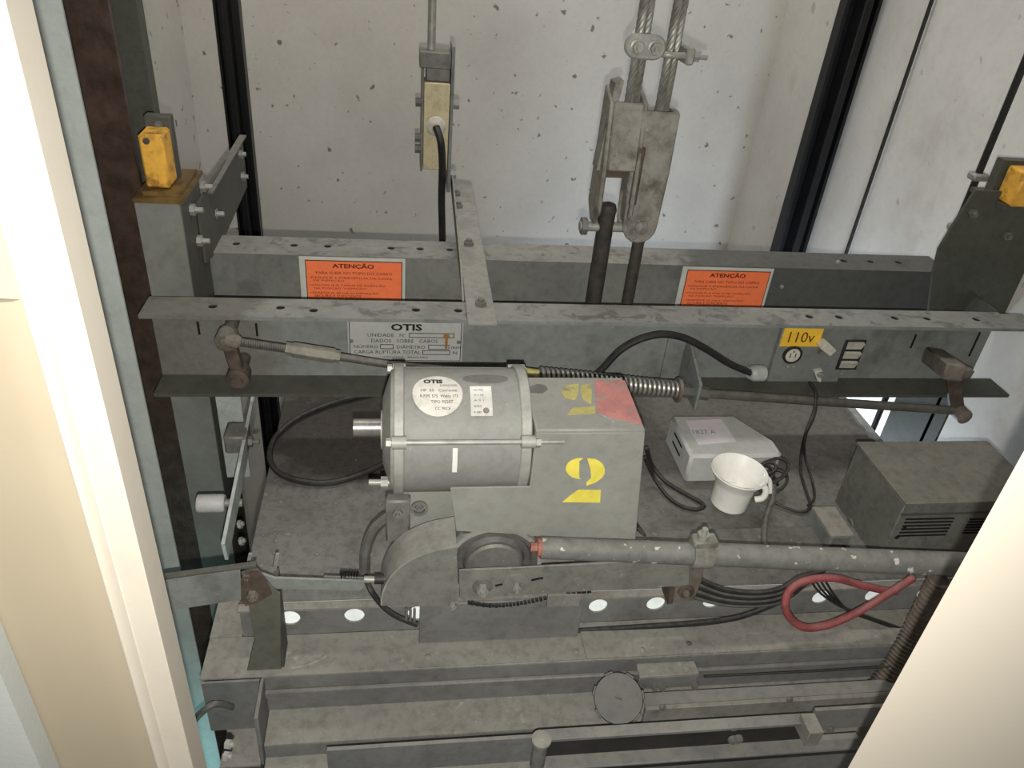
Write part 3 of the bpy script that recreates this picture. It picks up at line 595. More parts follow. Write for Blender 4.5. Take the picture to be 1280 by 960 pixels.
# ================================================================== door operator motor
MY, MZ, MR = 0.965, 0.287, 0.096
mo = thing('door_motor', 'silver grey cylindrical door operator motor with round label and protruding shaft', 'motor', (0.09, MY, MZ - MR))
AXM = V3((1, 0, 0))
def ring(x0, x1, r, name, mm, ri=0.0001, seg=48, bev=0.0015):
    return MB().lathe((x0, MY, MZ), AXM, [(ri, 0), (r - bev, 0), (r, bev), (r, x1 - x0 - bev), (r - bev, x1 - x0), (ri, x1 - x0)], seg).build(name, mm, mo)
ring(0.008, 0.178, MR - 0.001, 'body', MOTOR)
ring(-0.006, 0.009, MR + 0.003, 'end_flange', CAST)
ring(0.176, 0.192, MR + 0.003, 'end_flange', CAST)
MB().lathe((-0.006, MY, MZ), (-1, 0, 0), [(MR - 0.004, 0), (MR - 0.006, 0.004), (0.055, 0.015), (0.050, 0.0165), (0.030, 0.0165), (0.030, 0.019), (0.0001, 0.019)], 48).build('end_bell', CAST, mo)
sh = MB().cyl((-0.022, MY, MZ + 0.004), (-0.066, MY, MZ + 0.004), 0.0135, seg=20).build('shaft', mat('bare_shaft', (0.42, 0.39, 0.36), 0.35, metal=0.6, var=0.2, scale=40), mo)
# tie rods: front, top
def hitcyl(px, py, R):
    r = ray(px, py); a_ = r.y ** 2 + r.z ** 2; oy, oz = EYE.y - MY, EYE.z - MZ
    b_ = 2 * (r.y * oy + r.z * oz); c_ = oy * oy + oz * oz - R * R; d_ = b_ * b_ - 4 * a_ * c_
    t_ = (-b_ - math.sqrt(max(d_, 0))) / (2 * a_); p_ = EYE + r * t_
    return p_.x, math.atan2(p_.z - MZ, -(p_.y - MY)), p_
def oncyl(x, th, R): return V3((x, MY - R * math.cos(th), MZ + R * math.sin(th)))
_, tf, _ = hitcyl(575, 553, MR + 0.0125)
TH = tf
for i, th in enumerate((tf, tf + 2.05, tf - 2.0, tf + 3.6)):
    R = MR + (0.0125 if i == 0 else 0.004)
    p = oncyl(-0.010, th, R); q = oncyl(0.236 if i == 0 else 0.204, th, R)
    MB().cyl(p, q, 0.0038, seg=10).build('tie_rod', STEEL, mo)
    for xx, nm in ((-0.010, 'lug'), (0.172, 'lug')):
        MB().cyl(oncyl(xx + 0.002, th, R - 0.001), oncyl(xx + 0.022, th, R - 0.001), 0.0095, seg=12).build(nm, CAST, mo)
    MB().cyl(oncyl(-0.016, th, R), oncyl(-0.009, th, R), 0.0075, seg=6).build('nut', STEEL, mo)
    MB().cyl(oncyl(0.1945, th, R), oncyl(0.2015, th, R), 0.0085, seg=6).build('nut', STEEL, mo)
MB().cyl(at(461, 603, y=0.90), at(488, 603, y=0.90), 0.005, seg=10).build('terminal_stud', STEEL, mo)
MB().cyl(at(476, 603, y=0.90), at(485, 603, y=0.90), 0.009, seg=6).build('terminal_nut', CAST, mo)
# round label wrapped on the body
lx, lt, _ = hitcyl(547, 492, MR)
RL = 0.036
def patch(outline_uv, name, mm, dR=0.0006, n=1, parent=None, lab=None):
    vs = [oncyl(lx + u_, lt + v_ / MR, MR + dR) for u_, v_ in outline_uv]
    c_ = oncyl(lx + sum(u_ for u_, _ in outline_uv) / len(outline_uv), lt + sum(v_ for _, v_ in outline_uv) / len(outline_uv) / MR, MR + dR + 0.0002)
    k_ = len(vs); return MB().add(vs + [c_], [(i, (i + 1) % k_, k_) for i in range(k_)], True).build(name, mm, parent or mo, label=lab)
LABM = mat('round_label_paper', (0.62, 0.60, 0.55), 0.6, var=0.08, scale=30, bump=0.0)
rings = [[(RL * f * math.cos(2 * math.pi * i / 32), RL * f * math.sin(2 * math.pi * i / 32)) for i in range(32)] for f in (0.25, 0.5, 0.75, 1.0)]
mbl = MB(); vsl = [oncyl(lx, lt, MR + 0.0006)] + [oncyl(lx + a_, lt + b_ / MR, MR + 0.0006) for rg in rings for a_, b_ in rg]
fl = [(0, 1 + i, 1 + (i + 1) % 32) for i in range(32)]
for k in range(3): fl += [(1 + k * 32 + i, 1 + (k + 1) * 32 + i, 1 + (k + 1) * 32 + (i + 1) % 32, 1 + k * 32 + (i + 1) % 32) for i in range(32)]
rl = mbl.add(vsl, fl, True).build('round_label', LABM, mo, label='round off-white type label')
def wl(u0, v0): return lambda u, v, k: oncyl(lx + u0 + u, lt + (v0 + v) / MR, MR + 0.0011)
text('maker_name', 'OTIS', INK, rl, 0.028, wl(-0.020, 0.0185), height=0.0085, bold=0.001)
text('text_line', 'ELEVADORES', INK, rl, 0.024, wl(0.004, 0.0130), height=0.0035)
text('text_line', 'HP  05   Corrente', INK, rl, 0.052, wl(-0.024, 0.0030), height=0.0045)
text('text_line', 'R.P.M. 575  Watts 173', INK, rl, 0.054, wl(-0.025, -0.0070), height=0.0050)
text('text_line', 'TIPO 9550T', INK, rl, 0.032, wl(-0.010, -0.0165), height=0.0050)
text('text_line', 'CC 90CE', INK, rl, 0.022, wl(-0.004, -0.0265), height=0.0045)
sx_, st_, _ = hitcyl(603, 500, MR)
lx_keep, lt_keep = lx, lt
def grid_patch(x0, x1, t0, t1, mm, name, n=6, dR=0.0006, lab=None, parent=None):
    vs = []; 
    for j in range(n + 1):
        for x_ in (x0, x1): vs.append(oncyl(x_, t0 + (t1 - t0) * j / n, MR + dR))
    return MB().add(vs, [(2 * j, 2 * j + 1, 2 * j + 3, 2 * j + 2) for j in range(n)], True).build(name, mm, parent or mo, label=lab)
xa, ta, _ = hitcyl(587, 483, MR); xc, tc, _ = hitcyl(616, 520, MR)
pl = grid_patch(xa, xc, tc, ta, mat('motor_nameplate', (0.60, 0.59, 0.55), 0.4, metal=0.2, var=0.08, scale=40, bump=0), 'nameplate', lab='small metal data plate')
def wp2(x0_, t0_): return lambda u, v, k: oncyl(x0_ + u, t0_ + v / MR, MR + 0.0011)
for k in range(5):
    text('text_line', ['No 902', 'V 110', 'A 2,1', 'RPM', 'HP'][k], INK, pl, 0.014 if k < 3 else 0.010, wp2(xa + 0.005, ta - (0.009 + 0.009 * k) / MR), height=0.0028)
MB().lathe(oncyl(xa + 0.022, tc + 0.008 / MR, MR + 0.0006), oncyl(0, tc, 1) - V3((0, MY, MZ)), [(0.0045, 0), (0.0035, 0.001), (0.0015, 0.0005), (0.0001, 0.001)], 12).build('stamp', DULL, pl)
xa, ta, _ = hitcyl(566, 560, MR); xc, tc, _ = hitcyl(571, 590, MR)
grid_patch(xa, xc, tc, ta, WHITE, 'chalk_mark', lab='white paint dash')
# scuffed dark oval on the top
xo, to_, _ = hitcyl(607, 473, MR); lx, lt = xo, to_
patch([(0.034 * math.cos(2 * math.pi * i / 20), 0.010 * math.sin(2 * math.pi * i / 20)) for i in range(20)], 'worn_sticker', mat('worn_grey', (0.2, 0.2, 0.185), 0.6, bump=0))
lx, lt = lx_keep, lt_keep
# motor foot
MB().box(-0.002, 0.095, 0.925, 1.01, 0.0255, 0.200).build('foot', HOUSE, mo, bevel=0.002)
MB().box(-0.018, 0.020, 0.905, 0.925, 0.110, 0.195).build('foot_lug', DULL, mo, bevel=0.003)
fr = at(524, 634, y=0.922)
MB().lathe(fr, (0, -1, 0.1), [(0.009, 0), (0.013, 0), (0.014, 0.006), (0.009, 0.006), (0.009, 0.0)], 16).build('foot_eye', DULL, mo)
hexbolt(mo, fr + V3((0, 0.002, 0)), (0, -1, 0.1), 0.007, 0.006, 0.004, DULL)
hexbolt(mo, at(497, 640, y=0.905), (0, -1, 0.1), 0.008, 0.007, 0.006, DULL)

# ------------------------------------------------------------------ operator housing
ho = thing('operator_housing', 'grey sheet metal operator housing stencilled with a yellow 2', 'housing', (0.28, 0.92, 0.15))
HYF = 0.872
YS_ = HYF - 0.0045
tr_, br_, bl_, sl_, ml_ = (at(px, py, y=YS_) for px, py in ((808, 539), (795, 676), (570, 664), (563, 610), (690, 610)))
HZT = tr_.z
MB().prism([V3((0.1945, HYF, HZT)), V3((tr_.x, HYF, HZT)), V3((br_.x, HYF, br_.z + 0.002)), V3((0.1945, HYF, br_.z + 0.010))], (0, 0.140, 0)).build('cover', HOUSE, ho, bevel=0.0025)
MB().prism([V3((0.1945, YS_, HZT - 0.003)), V3((tr_.x - 0.0015, YS_, HZT - 0.003)), V3((br_.x - 0.0005, YS_, br_.z)), bl_, sl_, V3((0.1945, YS_, sl_.z))], (0, 0.004, 0)).build('front_sheet', HOUSE, ho, bevel=0.001)
MB().prism([V3((0.10, HYF, bl_.z - 0.010)), V3((0.20, HYF, bl_.z - 0.012)), V3((0.20, HYF + 0.06, bl_.z - 0.012)), V3((0.10, HYF + 0.05, bl_.z - 0.010))], (0, 0, 0.003)).build('bottom_plate', FRAMED, ho)
def flat(pxs, name, mm, y=None, z=None, lab=None, eps=0.0006):
    b_ = MB(); pts = [at(*p_, y=y, z=z) for p_ in pxs]
    return b_.prism(pts, (0, -eps, 0) if y is not None else (0, 0, eps)).build(name, mm, ho, label=lab)
def arc(cx, cy, rx_, ry, a0, a1, n=10): return [(cx + rx_ * math.cos(math.radians(a0 + (a1 - a0) * i / n)), cy + ry * math.sin(math.radians(a0 + (a1 - a0) * i / n))) for i in range(n + 1)]
flat([(729, 573)] + arc(726, 585.5, 19, 13, -90, -270)[0:] + [(724, 597), (724, 594), (724, 576)], 'stencil_digit', YPAINT, y=HYF - 0.0045, lab='yellow stencilled 2')
flat([(734, 573)] + arc(738, 588, 18, 15, -80, 40) + [(744, 603), (733, 607), (733, 603), (739, 597), (738, 586)], 'stencil_digit', YPAINT, y=HYF - 0.0045)
flat([(703, 627.5), (713, 619), (723, 612), (751, 612.5), (750, 628)], 'stencil_digit', YPAINT, y=HYF - 0.0045)
flat([(714, 481), (724, 480)] + [(722, 494), (719, 500), (707, 498), (701, 491), (704, 484)], 'stencil_digit', YPAINT2, z=HZT, lab='worn yellow 2 on top')
flat([(727, 481), (738, 480), (740, 490), (739, 505), (729, 500), (725, 490)], 'stencil_digit', YPAINT2, z=HZT)
flat([(709, 519), (716, 510), (744, 508), (744, 517)], 'stencil_digit', YPAINT2, z=HZT)
flat([(743, 475.5), (781, 476), (800, 523), (803, 531), (746, 518)], 'red_tag', PINK, z=HZT, lab='faded red tag', eps=0.0008)
flat([(746, 518), (751, 518), (770, 528), (767, 529)], 'scratch', STEEL, z=HZT, eps=0.0015)
flat([(660, 484), (672, 480), (682, 482), (685, 487), (678, 492), (664, 491)], 'paint_chip', mat('worn_grey', (0.2, 0.2, 0.185)), z=HZT)

# ------------------------------------------------------------------ operator base
bs = thing('pedestal_channel', 'dark grey folded base channel under the pulley', 'channel', (0.17, 0.87, -0.0722))
MB().box(0.036, 0.306, 0.8525, 0.8575, -0.0722, 0.022).build('front_face', LEDGEV, bs, bevel=0.001)
MB().box(0.036, 0.306, 0.858, 1.02, 0.0165, 0.0222).build('top_face', LEDGE, bs)
zt1 = 0.040
MB().box(at(683, 750, y=0.852).x, 0.298, 0.846, 0.8523, 0.012, zt1).build('front_tab', LEDGE, bs, bevel=0.001)
for px, py in ((563, 752),):
    p = at(px, py, y=0.846); hexbolt(bs, p + V3((0, 0, -0.010)), (0, 0, 1), 0.008, 0.008, 0.012)
for k in range(3):
    p = at(508 + k * 5, 770, y=0.848); MB().cyl((p.x, p.y, p.z - 0.012), (p.x, p.y, p.z + 0.016), 0.0022, seg=8).build('terminal_screw', DULL, bs)
# ------------------------------------------------------------------ pulley guard
gd = thing('pulley_guard', 'rounded grey sheet metal guard left of the drive pulley', 'guard', (0.035, 0.875, 0.03))
YG = 0.838
gp = smooth_path([at(px, py, y=YG) for px, py in ((478, 757), (478, 748), (481, 737), (487, 725), (497, 713), (510, 703), (526, 695), (545, 689), (571, 684))], 3) + [at(573, 758, y=YG)]
MB().prism(gp, (0, 0.003, 0)).build('side_plate', GUARD, gd)
rim = MB()
for i in range(len(gp) - 2):
    p, q = gp[i], gp[i + 1]; n_ = V3((-(q - p).z, 0, (q - p).x)).normalized() * 0.0025
    rim.add([p, q, q + V3((0, 0.064, 0)), p + V3((0, 0.064, 0)), p + n_, q + n_, q + n_ + V3((0, 0.064, 0)), p + n_ + V3((0, 0.064, 0))], [(0, 1, 2, 3), (4, 7, 6, 5), (0, 4, 5, 1), (3, 2, 6, 7)], False)
rim.build('curved_rim', GUARDR, gd)
MB().prism([g + V3((0, 0.061, 0)) for g in gp], (0, 0.003, 0)).build('back_plate', GUARD, gd)
hexbolt(gd, gp[-1] + V3((-0.010, -0.001, 0.006)), (0, -1, 0), 0.007, 0.006, 0.004)
# ------------------------------------------------------------------ pulley, arm and chain
PYc = V3((0.152, 0.0, 0.093))
pu = thing('drive_pulley', 'dark belt pulley behind the slotted arm', 'pulley', (0.152, 0.88, 0.018))
MB().lathe((PYc.x, 0.8880, PYc.z), (0, -1, 0), [(0.0001, -0.012), (0.060, -0.012), (0.0715, -0.010), (0.0715, -0.007), (0.064, 0.0), (0.064, 0.006), (0.0715, 0.012), (0.0715, 0.015), (0.062, 0.016), (0.058, 0.010), (0.050, 0.010), (0.046, 0.018), (0.020, 0.020), (0.0001, 0.020)], 40).build('wheel', mat('pulley_iron', (0.17, 0.17, 0.16), 0.5, metal=0.2, var=0.25, scale=30, dust=0.5, dustcol=(0.32, 0.31, 0.28)), pu)
MB().lathe((PYc.x, 0.884, PYc.z), (0, -1, 0), [(0.070, 0), (0.0765, 0), (0.0775, 0.008), (0.0765, 0.016), (0.070, 0.016)], 40).build('belt', GUARDR, pu)
MB().lathe((PYc.x, 0.8675, PYc.z), (0, -1, 0), [(0.044, 0), (0.040, 0.0035), (0.0001, 0.004)], 32).build('hub_disc', DULL, pu)
MB().bar(at(566, 690, y=0.884), at(640, 664, y=0.884), 0.010, 0.004, up=(0.3, 0, 1)).build('belt_run', GREYCABLE, pu)
ch = MB(); cpts = smooth_path([at(px, py, y=0.8495) for px, py in ((585, 753), (615, 757), (650, 754), (690, 746), (740, 738))], 8)
for i in range(len(cpts) - 1):
    d_ = cpts[i + 1] - cpts[i]; ch.bar(cpts[i], cpts[i] + d_ * 0.8, 0.004, 0.007 if i % 2 else 0.005)
ch.build('chain', RUBBER, pu)
am = thing('slotted_bar', 'flat grey slotted bar across the front of the pulley', 'bar', at(700, 735, y=0.845))
YA = 0.8435
ap = [at(px, py, y=YA) for px, py in ((574, 713), (660, 709), (735, 705), (850, 699), (862, 700), (862, 731), (850, 733), (735, 739), (660, 744), (600, 747), (574, 746))]
MB().prism(ap, (0, 0.004, 0)).build('plate', GUARD, am, bevel=0.0008)
b1, b2 = at(603, 733, y=YA), at(645, 729, y=YA)
for c, rw in ((b1, 0.016), (b2, 0.0215)):
    MB().lathe(c, (0, -1, 0), [(rw, 0), (rw, 0.002), (rw * 0.8, 0.003), (0.0001, 0.003)], 24).build('washer', DULL if rw < 0.02 else GUARD, am)
    hexbolt(am, c + V3((0, -0.003, 0)), (0, -1, 0), 0.0095 if rw < 0.02 else 0.0065, 0.009, 0.007)
for (p_, q_) in (((664, 725), (679, 722)), ((619, 732), (628, 730))):
    a, b = at(*p_, y=YA), at(*q_, y=YA); MB().bar(a + V3((0, -0.0004, 0)), b + V3((0, -0.0004, 0)), 0.0006, 0.004, up=(0, 0, 1)).build('slot', HOLE, am)

# ------------------------------------------------------------------ pipe with clamp
pp = thing('closing_pipe', 'long grey paint-flecked pipe running right across the roof front', 'pipe', (0.6, 0.84, 0.10))
PA, PB = at(676, 684.5, y=0.842), at(1215, 706, y=0.815)
MB().cyl(PA, PB, 0.0172, 0.0205, seg=28).build('tube', PIPE, pp)
dP = (PB - PA).normalized()
MB().lathe(PA, -dP, [(0.0172, -0.002), (0.0165, 0.001), (0.0140, 0.001), (0.0140, 0.006), (0.0001, 0.006)], 20).build('end_cap', REDP, pp)
MB().cyl(PA - dP * 0.006, PA - dP * 0.016, 0.0075, seg=6).build('end_nut', REDP, pp)
ck = at(876, 692, y=0.832); ck = PA + dP * (ck - PA).dot(dP)
cl = thing('pipe_clamp', 'pale saddle clamp bolted round the grey pipe', 'clamp', ck + V3((0, 0, -0.06)))
MB().lathe(ck - dP * 0.016, dP, [(0.0190, 0), (0.0218, 0), (0.0225, 0.002), (0.0225, 0.030), (0.0218, 0.032), (0.0190, 0.032), (0.0190, 0)], 28).build('band', SOCK, cl)
MB().box(ck.x - 0.020, ck.x + 0.020, ck.y - 0.012, ck.y + 0.012, ck.z + 0.021, ck.z + 0.036).build('saddle_block', SOCK, cl, bevel=0.003)
hexbolt(cl, ck + V3((-0.004, 0, 0.036)), (0, 0, 1), 0.010, 0.008, 0.010)
YK = 0.846
kb = at(857, 738, y=YK)
MB().prism([at(px, py, y=YK) for px, py in ((849, 703), (881, 705), (878, 726), (868, 752), (838, 754), (843, 722))], (0, 0.026, 0)).build('bracket', RUSTG, cl, bevel=0.002)
MB().prism([at(px, py, y=YK - 0.002) for px, py in ((846, 702), (851, 702), (845, 724), (841, 755), (834, 756), (838, 724))], (0, 0.034, 0)).build('side_lug', RUST, cl, bevel=0.001)
MB().lathe(kb, (0, -1, 0), [(0.0135, 0), (0.0135, 0.005), (0.009, 0.006), (0.008, 0.003), (0.0001, 0.003)], 16).build('eyelet', RUST, cl)
hexbolt(cl, kb + V3((0.0, -0.003, -0.002)), (0, -1, 0), 0.006, 0.006, 0.004, RUSTG)

# ================================================================== boxes on the roof
fb = at(855, 604, z=0.0); zt_j = at(858, 570, y=fb.y).z
jb = thing('junction_box', 'pale grey plastic box with one slanted corner behind the white cup', 'box', (0.7, 1.2, 0))
bl = at(836, 519, z=zt_j); tr = at(942, 516, z=zt_j); cr = at(981, 570, z=zt_j)
xl_j, yf, yb = fb.x, fb.y, bl.y
xr_j = cr.x
poly = [V3((xl_j, yf, 0)), V3((xr_j - 0.012, yf, 0)), V3((xr_j, yf + 0.010, 0)), V3((xr_j, yf + (yb - yf) * 0.35, 0)), V3((xr_j - 0.055, yb, 0)), V3((xl_j, yb, 0))]
MB().prism(poly, (0, 0, zt_j)).build('case', JBOX, jb, bevel=0.006)
lp = [at(px, py, z=zt_j) for px, py in ((857, 526), (902, 524), (920, 552), (873, 556))]
pap = MB().prism(lp, (0, 0, 0.0006)).build('paper_label', PAPER, jb, label='faded paper label')
text('handwriting', '1827 A', INKP, pap, 0.050, lambda u, v, k: V3((lp[3].x + 0.002 + u, lp[3].y + 0.036 + v, zt_j + 0.0008)), height=0.014)
for k in range(2):
    MB().box(xl_j - 0.0012, xl_j, yf + 0.05 + 0.0, yf + 0.10, zt_j * 0.42 + 0.022 * k, zt_j * 0.42 + 0.022 * k + 0.004).build('vent_slot_shade', HOLE, jb)
MB().box(xl_j + 0.16, xl_j + 0.185, yf - 0.0008, yf, zt_j * 0.62, zt_j * 0.82).build('front_recess', DULL, jb)

# white cup
cb = at(910, 630, z=0.0); cu_top = at(919, 597, z=0.085)
cup = thing('plastic_cup', 'white plastic cup with flared rim and side spout', 'cup', (cb.x, cb.y, 0))
ax = V3((0.03, -0.02, 1)).normalized()
MB().lathe((cb.x, cb.y, 0.003), ax, [(0.0001, 0), (0.033, 0.0), (0.036, 0.003), (0.0385, 0.050), (0.0400, 0.058), (0.0520, 0.076), (0.0555, 0.083), (0.0545, 0.0845), (0.0500, 0.078), (0.0380, 0.059), (0.0360, 0.052), (0.0340, 0.028), (0.0001, 0.027)], 36).build('bowl', CUPM, cup)
hp = V3((cb.x + 0.044, cb.y - 0.022, 0.052))
MB().tube([V3((cb.x + 0.040, cb.y - 0.022, 0.072)), V3((cb.x + 0.052, cb.y - 0.028, 0.060)), V3((cb.x + 0.050, cb.y - 0.030, 0.042)), V3((cb.x + 0.038, cb.y - 0.026, 0.034))], 0.0065, 10).build('spout', CUPM, cup)
MB().tube([V3((cb.x + 0.050, cb.y - 0.004, 0.078)), V3((cb.x + 0.066, cb.y - 0.008, 0.066)), V3((cb.x + 0.072, cb.y - 0.014, 0.040))], 0.0045, 8).build('handle', CUPM, cup)

# transformer
bl = at(1043, 626, z=0.0); zt_t = at(1075, 553, y=bl.y).z; fy = at(1128, 628, z=zt_t).y
xr_t = at(1228, 549, z=zt_t).x
tf_ = thing('transformer_box', 'large olive grey steel transformer box at the right edge of the roof', 'box', ((bl.x + xr_t) / 2, bl.y, 0))
x0_t = bl.x
MB().box(x0_t, xr_t + 0.005, fy, bl.y, 0.0, zt_t - 0.006).build('case', TRANS, tf_, bevel=0.002)
MB().box(x0_t - 0.002, xr_t + 0.008, fy - 0.003, bl.y + 0.003, zt_t - 0.006, zt_t).build('lid', TRANS, tf_, bevel=0.001)
MB().box(x0_t, xr_t + 0.005, fy - 0.002, fy, zt_t - 0.030, zt_t - 0.0262).build('lid_seam', FRAMED, tf_)
v0, v1 = at(1131, 649, y=fy), at(1182, 668, y=fy)
for k in range(6):
    zz = v0.z - (v0.z - v1.z) * k / 5
    MB().box(v0.x + 0.002, v1.x, fy - 0.0012, fy + 0.002, zz - 0.0016, zz + 0.0016).build('vent_slot_shade', HOLE, tf_)
v0, v1 = at(1212, 649, y=fy), at(1240, 665, y=fy)
for k in range(6):
    zz = v0.z - (v0.z - v1.z) * k / 5
    MB().box(v0.x, v1.x + 0.02, fy - 0.0012, fy + 0.002, zz - 0.0016, zz + 0.0016).build('vent_slot_shade', HOLE, tf_)
for px, py in ((1115, 661), (1106, 672)):
    p = at(px, py, y=fy); MB().lathe((x0_t + 0.015 + (px - 1106) * 0.0006, fy, p.z), (0, -1, 0), [(0.005, 0), (0.0001, 0.002)], 8).build('screw', HOLE, tf_)
p = at(1062, 655, x=x0_t); MB().lathe(p, (-1, 0, 0), [(0.013, 0), (0.011, 0.002), (0.0001, 0.002)], 16).build('knock_out', TRANS, tf_)
MB().box(xr_t - 0.07, xr_t + 0.02, fy - 0.05, fy - 0.005, 0.0, 0.045).build('terminal_block', REDP, tf_)
# small channel in front of the transformer
c0 = at(1004, 682, z=0.0); c1 = at(1016, 634, z=0.045); c2 = at(1036, 634, z=0.045); c3 = at(1055, 688, z=0.045)
ca = thing('roof_channel', 'short light grey steel channel lying beside the transformer box', 'channel', (c2.x, 1.05, 0))
MB().box(c1.x - 0.002, c1.x + 0.004, 0.955, c2.y, 0.0, 0.042).build('leg', FRAME, ca)
MB().box(c1.x - 0.002, c2.x + 0.012, 0.955, c2.y, 0.042, 0.047).build('top', LEDGE, ca)
MB().box(c2.x + 0.006, c2.x + 0.012, 0.955, c2.y, 0.0, 0.042).build('leg', FRAME, ca)
# ================================================================== hoist ropes
YH = 1.455
def wire_rope(parent, x, y, z0, z1, R=0.0052, r=0.0034):
    for k in range(6):
        MB().helix((x, y, z0), (x, y, z1), R, r, (z1 - z0) / 0.075, seg=5, per=12, phase=k * math.pi / 3).build('strand', ROPE, parent)
    MB().cyl((x, y, z0), (x, y, z1), 0.0045, seg=6).build('core', ROPE, parent)
def rope_hitch(pxl, pyl, pxr, label, front_face, xoff=0.012):
    pass
xa, xb_ = at(801, 60, y=YH - 0.012).x, at(842, 60, y=YH - 0.012).x
zs = at(793, 135, y=YH).z
zs2 = at(826, 142, y=YH).z
ZTOP = 2.4
for x, lab, za in ((xa, 'pair of twisted steel hoist ropes entering the left wedge socket', zs), (xb_, 'pair of twisted steel hoist ropes entering the right wedge socket', zs2)):
    t = thing('hoist_rope', lab, 'rope', (x, YH, za - 0.02), 'hoist ropes')
    wire_rope(t, x - 0.006, YH - 0.010, za - 0.03, ZTOP)
    wire_rope(t, x + 0.011, YH + 0.008, za - 0.03, za + 0.42 if x == xa else ZTOP)
# rope clips
z1 = at(798, 56, y=1.44).z
c = thing('rope_clip', 'bright zinc rope clip with two nuts facing the viewer on the left rope', 'clip', (xa, 1.43, z1 - 0.02))
sad = []
for a0, cx in ((90, -0.016), (-90, 0.016)):
    sad += [V3((xa + 0.002 + cx + 0.021 * math.cos(math.radians(a0 + 180 * i / 10)), 1.418, z1 + 0.021 * math.sin(math.radians(a0 + 180 * i / 10)))) for i in range(11)]
MB().prism(sad, (0, 0.014, 0)).build('saddle', STEEL, c, bevel=0.003)
for dx in (-0.016, 0.016):
    MB().lathe((xa + 0.002 + dx, 1.418, z1), (0, -1, 0), [(0.013, 0), (0.013, 0.002), (0.010, 0.003), (0.010, 0.003)], 18).build('washer', STEEL, c)
    MB().cyl((xa + 0.002 + dx, 1.415, z1), (xa + 0.002 + dx, 1.406, z1), 0.0100, seg=6).build('nut', STEEL, c, bevel=0.001)
    MB().cyl((xa + 0.002 + dx, 1.406, z1), (xa + 0.002 + dx, 1.398, z1), 0.0055, seg=10).build('stud', STEEL, c)
MB().tube([V3((xa - 0.014, 1.432, z1)), V3((xa - 0.014, 1.460, z1 + 0.008)), V3((xa - 0.002, 1.482, z1 + 0.016)), V3((xa + 0.012, 1.482, z1 + 0.018)), V3((xa + 0.020, 1.460, z1 + 0.010)), V3((xa + 0.018, 1.432, z1))], 0.0055, 10).build('u_bolt', STEEL, c)
z2 = at(850, 67, y=1.45).z
c = thing('rope_clip', 'zinc rope clip turned sideways on the right rope', 'clip', (xb_, 1.45, z2 - 0.02))
MB().tube([V3((xb_ + 0.024, 1.432, z2)), V3((xb_ - 0.010, 1.428, z2)), V3((xb_ - 0.024, 1.440, z2)), V3((xb_ - 0.026, 1.458, z2)), V3((xb_ - 0.012, 1.474, z2)), V3((xb_ + 0.024, 1.472, z2))], 0.0058, 10).build('u_bolt', STEEL, c)
MB().box(xb_ + 0.020, xb_ + 0.036, 1.422, 1.482, z2 - 0.015, z2 + 0.015).build('saddle', STEEL, c, bevel=0.004)
for yy in (1.434, 1.470):
    MB().cyl((xb_ + 0.036, yy, z2), (xb_ + 0.046, yy, z2), 0.010, seg=6).build('nut', STEEL, c)
    MB().cyl((xb_ + 0.046, yy, z2), (xb_ + 0.062, yy, z2), 0.0055, seg=8).build('stud', STEEL, c)
# wedge sockets
def socket_front(x, ztop, zbot, label):
    t = thing('wedge_socket', label, 'socket', (x, YH, zbot), 'rope wedge sockets')
    w0, w1 = 0.038, 0.035
    zc = zbot + w1
    prof = [V3((x - w0, 1.425, ztop)), V3((x - w0 * 1.03, 1.425, (ztop + zc) / 2)), V3((x - w1, 1.425, zc))] + [V3((x - w1 * math.cos(math.pi * i / 8), 1.425, zc - w1 * math.sin(math.pi * i / 8))) for i in range(1, 8)] + [V3((x + w1, 1.425, zc)), V3((x + w0 * 1.03, 1.425, (ztop + zc) / 2)), V3((x + w0, 1.425, ztop))]
    MB().prism(prof, (0, 0.010, 0)).build('cheek', SOCK, t, bevel=0.003)
    MB().prism([p_ + V3((0, 0.050, 0)) for p_ in prof], (0, 0.010, 0)).build('cheek', SOCK, t, bevel=0.003)
    MB().box(x - w0, x - w0 + 0.010, 1.435, 1.475, zc + 0.06, ztop).build('side_wall', SOCK, t)
    MB().box(x + w0 - 0.010, x + w0, 1.435, 1.475, zc + 0.06, ztop).build('side_wall', SOCK, t)
    MB().prism([V3((x - 0.016, 1.437, zc + 0.05)), V3((x + 0.016, 1.437, zc + 0.05)), V3((x + 0.026, 1.437, ztop - 0.02)), V3((x - 0.026, 1.437, ztop - 0.02))], (0, 0.036, 0)).build('wedge', RUST, t)
    MB().lathe((x + 0.002, 1.425, zc), (0, -1, 0), [(0.014, 0), (0.014, 0.004), (0.010, 0.007), (0.0001, 0.008)], 16).build('pin', SOCK, t)
    MB().box(x - 0.034, x - 0.018, 1.419, 1.4249, zc + 0.045, zc + 0.16).build('tail_lashing', RUST, t, bevel=0.003)
    return t
zb_s = at(806, 305, y=1.425).z
xs = at(813, 215, y=1.425).x
socket_front(xs, at(822, 140, y=1.425).z, zb_s, 'grey cast wedge socket facing the viewer, on the right')
ts = thing('wedge_socket', 'grey cast wedge socket turned edge-on, on the left', 'socket', (0.42, YH, 0.35), 'rope wedge sockets')
zt_s, zb_s2 = at(785, 130, y=1.42).z, at(757, 285, y=1.42).z
xs2 = at(777, 200, y=1.42).x
for sgn, xx in ((-1, xs2 - 0.034), (1, xs2 + 0.030)):
    MB().prism([V3((xx, 1.43, zt_s)), V3((xx, 1.49, zt_s + 0.02)), V3((xx, 1.50, zb_s2 + 0.03)), V3((xx, 1.465, zb_s2)), V3((xx, 1.44, zb_s2)), V3((xx, 1.41, zb_s2 + 0.03)), V3((xx, 1.415, (zt_s + zb_s2) / 2))], (0.008, 0, 0)).build('cheek', SOCK, ts, bevel=0.003)
